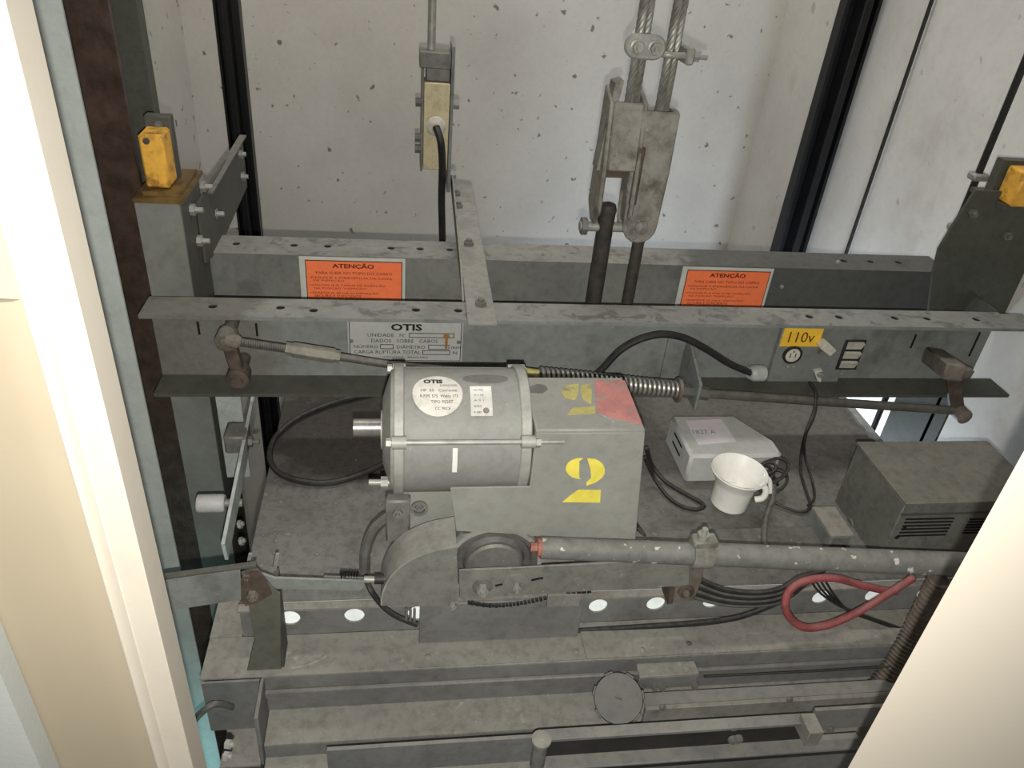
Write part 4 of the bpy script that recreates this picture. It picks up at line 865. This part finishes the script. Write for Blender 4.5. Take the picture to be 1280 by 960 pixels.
zmid = zb_s2 + 0.115
fp = [V3((xs2 - 0.026, 1.428, zt_s)), V3((xs2 + 0.030, 1.428, zt_s)), V3((xs2 + 0.030, 1.414, zmid)), V3((xs2 - 0.026, 1.414, zmid))]
MB().prism(fp, (0, 0.010, 0)).build('front_wall', SOCK, ts, bevel=0.003)
MB().box(xs2 - 0.020, xs2 + 0.020, 1.44, 1.48, zmid - 0.02, zt_s - 0.01).build('wedge', RUST, ts)
MB().prism([V3((xs2 - 0.040, 1.44, zt_s - 0.13)), V3((xs2 - 0.034, 1.44, zt_s - 0.13)), V3((xs2 - 0.012, 1.44, zt_s + 0.035)), V3((xs2 - 0.028, 1.44, zt_s + 0.03))], (0, 0.04, 0)).build('back_rib', SOCK, ts)
zp = at(744, 283, y=1.455).z
MB().cyl((xs2 - 0.055, 1.455, zp), (xs2 + 0.052, 1.455, zp), 0.010, seg=12).build('pin', STEEL, ts)
MB().cyl((xs2 - 0.052, 1.455, zp), (xs2 - 0.040, 1.455, zp), 0.018, seg=6).build('pin_nut', DULL, ts)
for px0, py0, pr, xx, lab in ((757, 262, 0.017, xs2 - 0.002, 'dark rusty hitch rod under the edge-on wedge socket'), (795, 300, 0.0125, at(793, 330, y=1.455).x, 'dark rusty hitch rod under the viewer-facing wedge socket')):
    t = thing('hitch_rod', lab, 'rod', (xx, 1.455, 0.05), 'rope hitch rods')
    ztr = at(px0, py0, y=1.44).z
    MB().cyl((xx, 1.455, 0.05), (xx, 1.455, ztr - 0.012), pr, seg=14).build('shank', HROD, t)
    MB().lathe((xx, 1.455, ztr - 0.012), (0, 0, 1), [(pr, 0), (pr * 1.1, 0.006), (pr * 0.9, 0.018), (0.0001, 0.024)], 14).build('head', HROD, t)
ht = thing('hitch_plate', 'grey hitch plate joining the two crosshead channels under the rods', 'plate', (0.43, 1.455, 0.15))
MB().box(0.30, 0.56, 1.3575, 1.5525, 0.133, 0.150).build('plate', FRAME, ht)

# ================================================================== limit switch on its strap
st = thing('switch_strap', 'flat grey angle strap laid across both beams', 'strap', (0.06, 1.6, ZT))
f0, f1 = at(585, 404, z=0.312), at(621, 403, z=0.312); yf0 = f0.y
b0, b1 = at(565, 229, z=0.312), at(590, 231, z=0.312)
MB().prism([V3((f0.x, yf0, 0.3068)), V3((f1.x, yf0, 0.3068)), V3((b1.x, b1.y, 0.3068)), V3((b0.x, b0.y, 0.3068))], (0, 0, 0.006)).build('flat', GUARDR, st, bevel=0.001)
MB().prism([V3((f0.x - 0.004, 1.36, 0.3068)), V3((f0.x - 0.004, 1.45, 0.345)), V3((b0.x - 0.004, b0.y, 0.355)), V3((b0.x - 0.004, b0.y, 0.3068))], (0.004, 0, 0)).build('rib', GUARD, st)
for px, py in ((601, 381), (586, 306), (573, 259), (570, 244)):
    p = at(px, py, z=0.313); hexbolt(st, p, (0, 0, 1), 0.012, 0.008, 0.006, DULL)
YS = b0.y - 0.05
sw = thing('limit_switch', 'cream limit switch box on a steel plate with a cable below', 'switch', at(545, 215, y=YS))
S = lambda px, py, y=YS: at(px, py, y=y)
sx0, sx1 = S(529, 150).x, S(560, 150).x; sz0, sz1 = S(545, 207).z, S(545, 100).z
MB().box(sx0, sx1, YS - 0.035, YS + 0.035, sz0, sz1).build('case', CREAM, sw, bevel=0.002)
MB().box(sx0 - 0.006, sx0 - 0.001, YS - 0.037, YS + 0.037, sz0 - 0.005, sz1 + 0.03).build('case_side', DULL, sw)
zt_w = S(560, 55).z; zb_w = 0.314
MB().box(sx1 + 0.002, sx1 + 0.010, YS - 0.030, YS + 0.045, zb_w, zt_w).build('mounting_plate', FRAME, sw, bevel=0.001)
MB().box(sx0 + 0.004, sx1, YS - 0.025, YS + 0.03, sz1 + 0.002, sz1 + 0.045).build('head', DULL, sw, bevel=0.002)
zh = S(543, 75).z; MB().box(sx0 - 0.012, sx1 + 0.001, YS - 0.03, YS + 0.03, zh - 0.014, zh + 0.022).build('clamp_head', DULL, sw, bevel=0.002)
xq = S(540, 30).x
gs = at(545, 157, y=YS - 0.037)
gl2 = MB().lathe(gs, (0, -1, -0.1), [(0.024, 0), (0.025, 0.006), (0.018, 0.014), (0.010, 0.016), (0.010, 0.010)], 20).build('gland', SOCKETW, sw)
MB().tube([gs + V3((0, -0.012, 0)), at(551, 178, y=YS - 0.07), at(553, 210, y=YS - 0.05), at(552, 250, y=YS - 0.03), at(553, 300, y=YS - 0.02), at(553, 345, y=YS - 0.02)], 0.0095, 8).build('cable', RUBBER, sw)
for px, py in ((527, 128), (525, 172), (526, 186)):
    p = at(px, py, y=YS - 0.02); MB().cyl((sx0 - 0.006, p.y, p.z), (sx0 - 0.020, p.y, p.z), 0.011, seg=6).build('bolt', DULL, sw)
for px, py in ((570, 130), (566, 217)):
    p = at(px, py, y=YS); MB().cyl((sx1 + 0.010, YS, p.z), (sx1 + 0.026, YS, p.z), 0.013, seg=6).build('bolt', STEEL, sw)
tag(MB().cyl((xq, YS, zh + 0.023), (xq, YS, 3.0), 0.0095, seg=12).build('switch_rod', STEEL), 'thin steel rod rising from the limit switch head', 'rod')

# ================================================================== left front bracket and linkage
lb = thing('latch_bracket', 'olive upright bracket with rusty top at the left front corner', 'bracket', at(330, 838, z=-0.074))
p0 = at(310, 840, z=-0.074); YB = p0.y + 0.002
pb = [at(px, py, y=YB) for px, py in ((309, 842), (318, 800), (310, 752), (301, 716), (322, 712), (343, 738), (350, 742), (352, 838))]
pb[0].z = pb[-1].z = -0.0738
MB().prism(pb, (0, 0.004, 0)).build('plate', mat('bracket_olive', (0.15, 0.155, 0.125), 0.6, var=0.2, scale=9, stain=0.5, staincol=(0.13, 0.075, 0.045), stainscale=9), lb, bevel=0.0008)
pr_ = [at(px, py, y=YB - 0.0005) for px, py in ((300, 750), (299, 728), (308, 712), (322, 712), (334, 726), (340, 742), (322, 753), (308, 757))]
MB().prism(pr_, (0, -0.0012, 0)).build('rust_patch', RUST, lb, label='rust round the bolts')
MB().box(pb[-1].x - 0.002, pb[-1].x + 0.004, YB + 0.004, YB + 0.05, -0.0738, pb[6].z).build('side_flange', FRAMED, lb)
for px, py, mm in ((309, 722, RUST), (316, 743, RUSTG)):
    hexbolt(lb, at(px, py, y=YB - 0.002), (0, -1, 0), 0.009, 0.006, 0.005, mm)
la = thing('latch_lever', 'flat olive grey lever reaching in from behind the jamb', 'lever', at(260, 760, y=YB - 0.01))
pa = [at(px, py, y=YB - 0.010) for px, py in ((190, 727), (300, 712), (302, 750), (190, 767))]
MB().prism(pa, (0, 0.005, 0)).build('plate', FRAME, la, bevel=0.0008)
pa2 = [pa[0], pa[1], pa[1] + V3((0.018, 0, 0.002)), ]
MB().prism([pa[0], pa[1] + V3((0.022, 0, 0.003)), pa[1] + V3((0.022, 0.010, 0.003)), pa[0] + V3((0, 0.010, 0))], (0, 0, 0.003)).build('lip', FRAMED, la)
sr = thing('latch_strip', 'thin grey strip running from the rusty bracket toward the spring', 'strip', at(400, 735, y=YB + 0.03))
ps = [at(px, py, y=YB + 0.012) for px, py in ((322, 716), (343, 723), (455, 727), (455, 734), (450, 738), (345, 736), (330, 726))]
MB().prism(ps, (0, 0.004, 0)).build('strip', FRAME, sr)
for pxx in (343, 309):
    q0 = at(pxx, 712, y=YB + 0.04); MB().cyl(q0, at(pxx + 4, 692, y=YB + 0.045), 0.003, seg=6).build('pin', STEEL, sr)
sp = thing('latch_spring', 'small dark coil spring with threaded rod left of the guard', 'spring', at(430, 730, y=YB + 0.03))
a, b = at(405, 721, y=YB + 0.028), at(482, 724, y=YB + 0.028)
MB().cyl(a, b, 0.0025, seg=8).build('rod', RODM, sp)
MB().helix(at(424, 721, y=YB + 0.028), at(448, 722, y=YB + 0.028), 0.0085, 0.0016, 7, seg=5, per=12).build('coil', BLACK, sp)
MB().cyl(at(455, 724, y=YB + 0.028), at(468, 724.5, y=YB + 0.028), 0.0055, seg=10).build('ferrule', STEEL, sp)
MB().cyl(at(468, 724, y=YB + 0.028), at(480, 724, y=YB + 0.028), 0.0075, seg=10).build('collar', RUBBER, sp)
tag(MB().tube([at(365, 835, z=-0.072), at(380, 832, z=-0.070), at(392, 828, z=-0.066), at(408, 820, z=-0.066)], 0.0028, 6).build('loose_pin', STEEL), 'bent bright metal pin lying on the ledge', 'pin')

# ================================================================== bottom front: cap, bracket, track
ct = at(773, 873, y=0.742)
kc = thing('round_cap', 'round dark grey fluted cap in front of the lower ledge', 'cap', ct + V3((0, 0.02, -0.05)))
axc = (EYE + V3((0.0, 0, 0.0)) - ct).normalized()
prof = []
MB().lathe(ct - axc * 0.024, axc, [(0.0001, -0.004), (0.0385, -0.004), (0.040, 0.0), (0.040, 0.020), (0.0385, 0.024), (0.0001, 0.0245)], 40).build('lid', mat('cap_plastic', (0.13, 0.13, 0.122), 0.55, var=0.15, scale=20, dust=0.3, dustcol=(0.2, 0.19, 0.17)), kc)
uu, vv = orth(axc)
for k in range(14):
    a_ = 2 * math.pi * k / 14
    if k % 2 == 0: MB().obox(ct - axc * 0.013 + (uu * math.cos(a_) + vv * math.sin(a_)) * 0.0400, (uu * math.cos(a_) + vv * math.sin(a_)) * 0.0025, (-uu * math.sin(a_) + vv * math.cos(a_)) * 0.0075, axc * 0.0105).build('grip', mat('cap_plastic', (0.13, 0.13, 0.122)), kc, bevel=0.001)
MB().bar(ct + axc * 0.0006 + uu * 0.006, ct + axc * 0.0006 - uu * 0.006, 0.003, 0.0012, up=axc).build('slot', RUBBER, kc)
MB().cyl(ct - axc * 0.026, ct - axc * 0.055, 0.014, seg=16).build('stem', DULL, kc)
bk = thing('small_bracket', 'small grey angle bracket above the round cap', 'bracket', at(838, 850, y=0.79))
q0, q1 = at(800, 846, y=0.778), at(874, 843, y=0.778)
zt_b = at(838, 844, y=0.778).z
yb_b = 0.8045
MB().box(q0.x, q1.x, 0.778, yb_b, zt_b - 0.004, zt_b).build('top_leg', LEDGE, bk, bevel=0.001)
MB().box(q0.x, q1.x, 0.778, 0.782, zt_b - 0.032, zt_b - 0.004).build('front_leg', LEDGEV, bk, bevel=0.001)
for px, py in ((817, 857), (827, 858), (867, 855)):
    hexbolt(bk, at(px, py, y=0.778), (0, -1, 0.2), 0.007, 0.005, 0.005, DULL)
hexbolt(bk, at(857, 838, z=zt_b), (0, 0, 1), 0.005, 0.003, 0.002, STEEL)
# header bars on the right
hb = thing('header_bar', 'light grey flat header bar with bolts right of the round cap', 'bar', (0.75, 0.74, -0.19))
zb0 = at(950, 874, y=0.741).z; zb1 = at(950, 893, y=0.741).z
MB().box(at(806, 884, y=0.741).x, 1.12, 0.734, 0.742, zb1, zb0).build('bar', LEDGE, hb, bevel=0.001)
MB().box(at(806, 884, y=0.741).x, 1.12, 0.742, 0.765, zb0 - 0.003, zb0).build('top_lip', LEDGEV, hb)
for px, py in ((828, 884), (987, 874)):
    MB().lathe(at(px, py, y=0.734), (0, -1, 0.2), [(0.006, 0), (0.005, 0.003), (0.0001, 0.004)], 10).build('rivet', DULL, hb)
tag(MB().tube([at(880, 846, y=0.775), at(960, 842, y=0.775), at(1040, 838, y=0.775), at(1130, 832, y=0.775)], 0.0018, 6).build('pull_wire', RUBBER), 'thin dark wire stretched along the header right of the small bracket', 'wire')
tk = thing('door_track', 'black car door track along the bottom of the picture', 'track', (0.5, 0.67, -0.27))
YT = 0.672
za, zb_ = at(850, 908, y=YT).z, at(850, 934, y=YT).z
xt0, xt1 = at(676, 930, y=YT).x, at(1010, 905, y=YT).x
TRK = mat('track_black', (0.035, 0.035, 0.034), 0.45, var=0.2, scale=20)
MB().box(xt0, xt1, YT, YT + 0.006, zb_, za).build('back_web', TRK, tk)
MB().box(xt0, xt1, YT - 0.012, YT + 0.006, za, za + 0.005).build('top_lip', LEDGEV, tk)
MB().box(xt0, xt1 + 0.10, YT - 0.022, YT + 0.006, zb_ - 0.005, zb_).build('running_edge', LEDGEV, tk, bevel=0.001)
MB().box(xt0, xt1 + 0.10, YT - 0.012, YT + 0.006, zb_ - 0.030, zb_ - 0.006).build('lower_web', TRK, tk)
MB().box(-0.10, xt0 - 0.002, YT, YT + 0.006, zb_ - 0.01, za - 0.005).build('left_web', LEDGEV, tk)
MB().cyl((xt0 - 0.004, YT - 0.012, zb_ - 0.005), (xt0 - 0.004, YT - 0.012, za + 0.006), 0.011, seg=14).build('end_stop', DULL, tk)
MB().lathe((xt0 - 0.004, YT - 0.012, za + 0.006), (0, 0, 1), [(0.015, 0), (0.015, 0.004), (0.0001, 0.005)], 14).build('stop_head', LEDGE, tk)
for px, py in ((917, 907), (922, 923), (916, 924)):
    MB().lathe(at(px, py, y=YT - 0.001), (0, -1, 0.2), [(0.009, 0), (0.008, 0.004), (0.0001, 0.006)], 10).build('bolt', DULL, tk)
q = at(1010, 912, y=YT - 0.02)
MB().box(q.x - 0.008, q.x + 0.016, YT - 0.035, YT - 0.001, q.z - 0.020, q.z + 0.014).build('stop_block', LEDGE, tk, bevel=0.001)
MB().box(q.x + 0.018, q.x + 0.14, YT, YT + 0.006, q.z - 0.035, q.z + 0.016).build('right_plate', LEDGEV, tk)
for px, py in ((1036, 908), (1032, 927), (1053, 930)):
    hexbolt(tk, at(px, py, y=YT), (0, -1, 0.2), 0.008, 0.005, 0.005, DULL)

# ================================================================== left gap: safety lever
sl = thing('safety_lever', 'bright steel safety lever and roller in the gap left of the roof', 'lever', (-0.30, 1.2, -0.06))
MB().bar(at(318, 503, x=-0.292), at(281, 690, x=-0.292), 0.006, 0.045).build('bar', GALV, sl)
MB().box(-0.375, -0.325, 1.395, 1.399, -0.16, 0.06).build('link_plate', GALV, sl)
bq = at(303, 552, x=-0.30); MB().box(-0.33, -0.288, bq.y - 0.02, bq.y + 0.03, bq.z - 0.015, bq.z + 0.025).build('pivot_block', DULL, sl, bevel=0.003)
hexbolt(sl, V3((-0.288, bq.y, bq.z)), (1, 0, 0), 0.011, 0.008, 0.012, DULL)
rq = at(268, 629, x=-0.345)
MB().lathe(rq + V3((-0.03, 0, 0)), (1, 0, 0), [(0.0001, 0), (0.017, 0), (0.018, 0.002), (0.018, 0.046), (0.015, 0.05), (0.0001, 0.05)], 18).build('roller', JBOX, sl, label='pale grey roller')
MB().cyl(rq + V3((0.02, 0, 0)), rq + V3((0.052, 0, 0)), 0.008, seg=10).build('axle', STEEL, sl)
for px, py in ((298, 656), (300, 677)):
    hexbolt(sl, at(px, py, x=-0.287), (1, 0, 0.3), 0.008, 0.006, 0.004)
# right gap: bright bar beside the roof edge
rg = thing('roof_edge_bar', 'pale lit angle bar along the right roof edge', 'bar', (1.09, 1.37, -0.02))
MB().box(1.078, 1.098, 1.20, 1.60, -0.012, 0.003).build('flat', GALV, rg); MB().box(1.078, 1.082, 1.20, 1.60, -0.05, -0.0125).build('leg', GALV, rg)

# ================================================================== cables
def cable(name, pts, r, mm, label, cat='cable', seg=8, n=6, group=None):
    return tag(MB().tube(pts, r, seg, n).build(name, mm), label, cat, group)
cable('loop_cable', [at(px, py, z=0.008) for px, py in ((500, 484), (455, 494), (410, 506), (370, 524), (345, 546), (337, 570), (346, 589), (370, 600), (405, 604), (440, 597), (480, 580), (510, 560))], 0.0060, RUBBER, 'black cable in a wide loop on the roof left of the motor')
pts = [at(px, py, y=y_) for px, py, y_ in ((500, 640, 0.945), (482, 648, 0.940), (466, 664, 0.932), (457, 690, 0.922), (456, 716, 0.912), (466, 744, 0.904), (487, 765, 0.872), (508, 777, 0.862), (530, 783, 0.850))]
cable('motor_cable', pts[:5], 0.0095, GREYCABLE, 'thick grey cable curving down from the motor foot')
cable('motor_lead', [pts[4] + V3((0.002, -0.004, 0)), at(462, 735, y=0.868), at(476, 755, y=0.860), at(495, 770, y=0.852), at(522, 781, y=0.846)], 0.0045, RUBBER, 'thin black lead running under the guard to the base')
cable('panel_cord', [at(1012, 478, y=1.32), at(1019, 492, y=1.262), at(1018, 512, y=1.24), at(1008, 540, z=0.10), at(1002, 565, z=0.03), at(1001, 590, z=0.006), at(1008, 615, z=0.006), at(1013, 632, z=0.006), at(1004, 640, z=0.006), at(985, 636, z=0.006), at(968, 628, z=0.008)], 0.0032, RUBBER, 'thin black cord hanging from the outlet panel to the tangle')
cable('panel_cord', [at(1014, 479, y=1.32), at(1021, 493, y=1.262), at(1018, 520, y=1.24), at(1007, 545, z=0.09), at(1006, 570, z=0.03), at(1015, 600, z=0.006), at(1018, 622, z=0.006), at(1010, 632, z=0.014)], 0.0028, RUBBER, 'second thin black cord parting from the first below the panel rod')
cable('side_cable', [at(px, py, z=z_) for px, py, z_ in ((808, 560, 0.08), (815, 582, 0.03), (832, 602, 0.008), (856, 617, 0.006), (876, 628, 0.006), (880, 634, 0.006))], 0.0045, RUBBER, 'upper black cable between the housing and the grey plastic box')
cable('side_cable', [at(px, py, z=z_) for px, py, z_ in ((806, 572, 0.07), (818, 598, 0.02), (834, 620, 0.006), (852, 633, 0.006), (870, 637, 0.006), (880, 634, 0.014))], 0.0040, RUBBER, 'lower black cable between the housing and the white cup')
cable('side_cable', [at(px, py, z=z_) for px, py, z_ in ((790, 650, 0.03), (798, 660, 0.015), (806, 672, 0.008))], 0.005, RUBBER, 'short black cable end under the housing corner')
# tangle beside the cup
tg = MB(); rnd = random.Random(3); cc = at(958, 603, z=0.03)
for k in range(9):
    pts = []
    ph = rnd.random() * 6.28; R1 = 0.014 + 0.016 * rnd.random(); cz = 0.012 + 0.055 * rnd.random(); cx = cc.x + rnd.uniform(-0.016, 0.016); cy = cc.y + rnd.uniform(-0.02, 0.02)
    ti = rnd.uniform(-0.6, 0.6)
    for i in range(10):
        a_ = ph + i * 0.75; pts.append(V3((cx + R1 * math.cos(a_), cy + R1 * 0.8 * math.sin(a_), max(0.004, cz + R1 * ti * math.sin(a_ + 1)))))
    tg.tube(pts, 0.0034, 6, 4)
tag(tg.build('cable_tangle', RUBBER), 'tangled bundle of dark cables beside the white cup', 'cable')
cable('grey_lead', [at(px, py, z=z_) for px, py, z_ in ((966, 605, 0.05), (966, 622, 0.03), (958, 645, 0.016), (955, 668, 0.014), (957, 690, 0.014))], 0.0062, GREYCABLE, 'grey lead dropping from the tangle toward the pipe')
# bundle under the pipe
for k in range(6):
    dy = k * 6.0
    pts = [at(872 - k * 1.5, 724 + k * 4.2, y=0.868), at(905, 737 + k * 3.5, y=0.862), at(945, 741 + k * 3.0, y=0.858), at(975, 736 + k * 3.0, y=0.862), at(1000, 722 + k * 2.5, y=0.868), at(1030, 713 + k * 1.5, y=0.872)]
    cable('bundle_cable', pts, 0.0050, GREYCABLE if k % 2 else RUBBER, ['topmost dark cable of the bundle sagging below the pipe clamp', 'second cable from the top of the bundle sagging below the pipe clamp', 'third cable from the top of the sagging bundle, just above its middle', 'fourth cable from the top of the sagging bundle, just below its middle', 'second lowest cable of the bundle sagging in front of the lit holes', 'lowest cable of the bundle sagging in front of the lit holes'][k], group='sagging cable bundle')
cable('edge_cable', [at(px, py, y=0.866) for px, py in ((722, 789), (800, 784), (870, 779), (920, 772), (960, 758), (990, 742), (1010, 724))], 0.0055, RUBBER, 'black cable lying along the ledge below the round holes')
cable('red_cable', [at(px, py, y=y_) for px, py, y_ in ((1142, 722, 0.850), (1110, 742, 0.838), (1070, 766, 0.828), (1035, 781, 0.822), (1005, 784, 0.822), (986, 770, 0.826), (982, 750, 0.834), (992, 733, 0.842), (1015, 724, 0.848), (1045, 723, 0.850), (1075, 731, 0.850), (1105, 738, 0.852), (1120, 739, 0.856))], 0.0069, REDC, 'dusty red cable bent into a loop at the right front', seg=10)
for k in range(4):
    cable('fan_wire', [at(1012 + k * 5, 722 - k * 1.5, y=0.868), at(1022 + k * 5, 738 - k, y=0.862), at(1040 + k * 3, 752, y=0.858), at(1060 + k, 762 + k, y=0.856), at(1100, 776 + k, y=0.845), at(1135, 788 + k, y=0.838)], 0.0020, RUBBER, ['leftmost thin black wire fanned over the lit hole inside the red loop', 'second wire from the left fanned over the lit hole', 'third wire from the left fanned over the lit hole', 'rightmost thin black wire fanned over the lit hole inside the red loop'][k], 'wire', 6, group='wires fanned over the lit hole')
cond = smooth_path([at(1174, 724, y=0.80), at(1160, 752, y=0.80), at(1145, 782, y=0.80), at(1131, 808, y=0.79), at(1117, 832, y=0.78), at(1098, 856, y=0.77), at(1078, 872, y=0.76)], 30)
tag(MB().tube(cond, 0.018, 14, n=1, rad=lambda f: 0.0160 + 0.0022 * math.sin(f * 2 * math.pi * 34)).build('flexible_conduit', COND), 'ribbed brown flexible conduit beside the cream door edge', 'conduit')
cable('sill_hose', [at(238, 905, y=0.78), at(255, 888, y=0.77), at(270, 880, y=0.775), at(290, 884, y=0.79)], 0.0055, GREYCABLE, 'short grey hose arching by the jamb at the lower left', 'hose')

for o in bpy.data.objects:
    if '_o' in o.keys(): del o['_o']
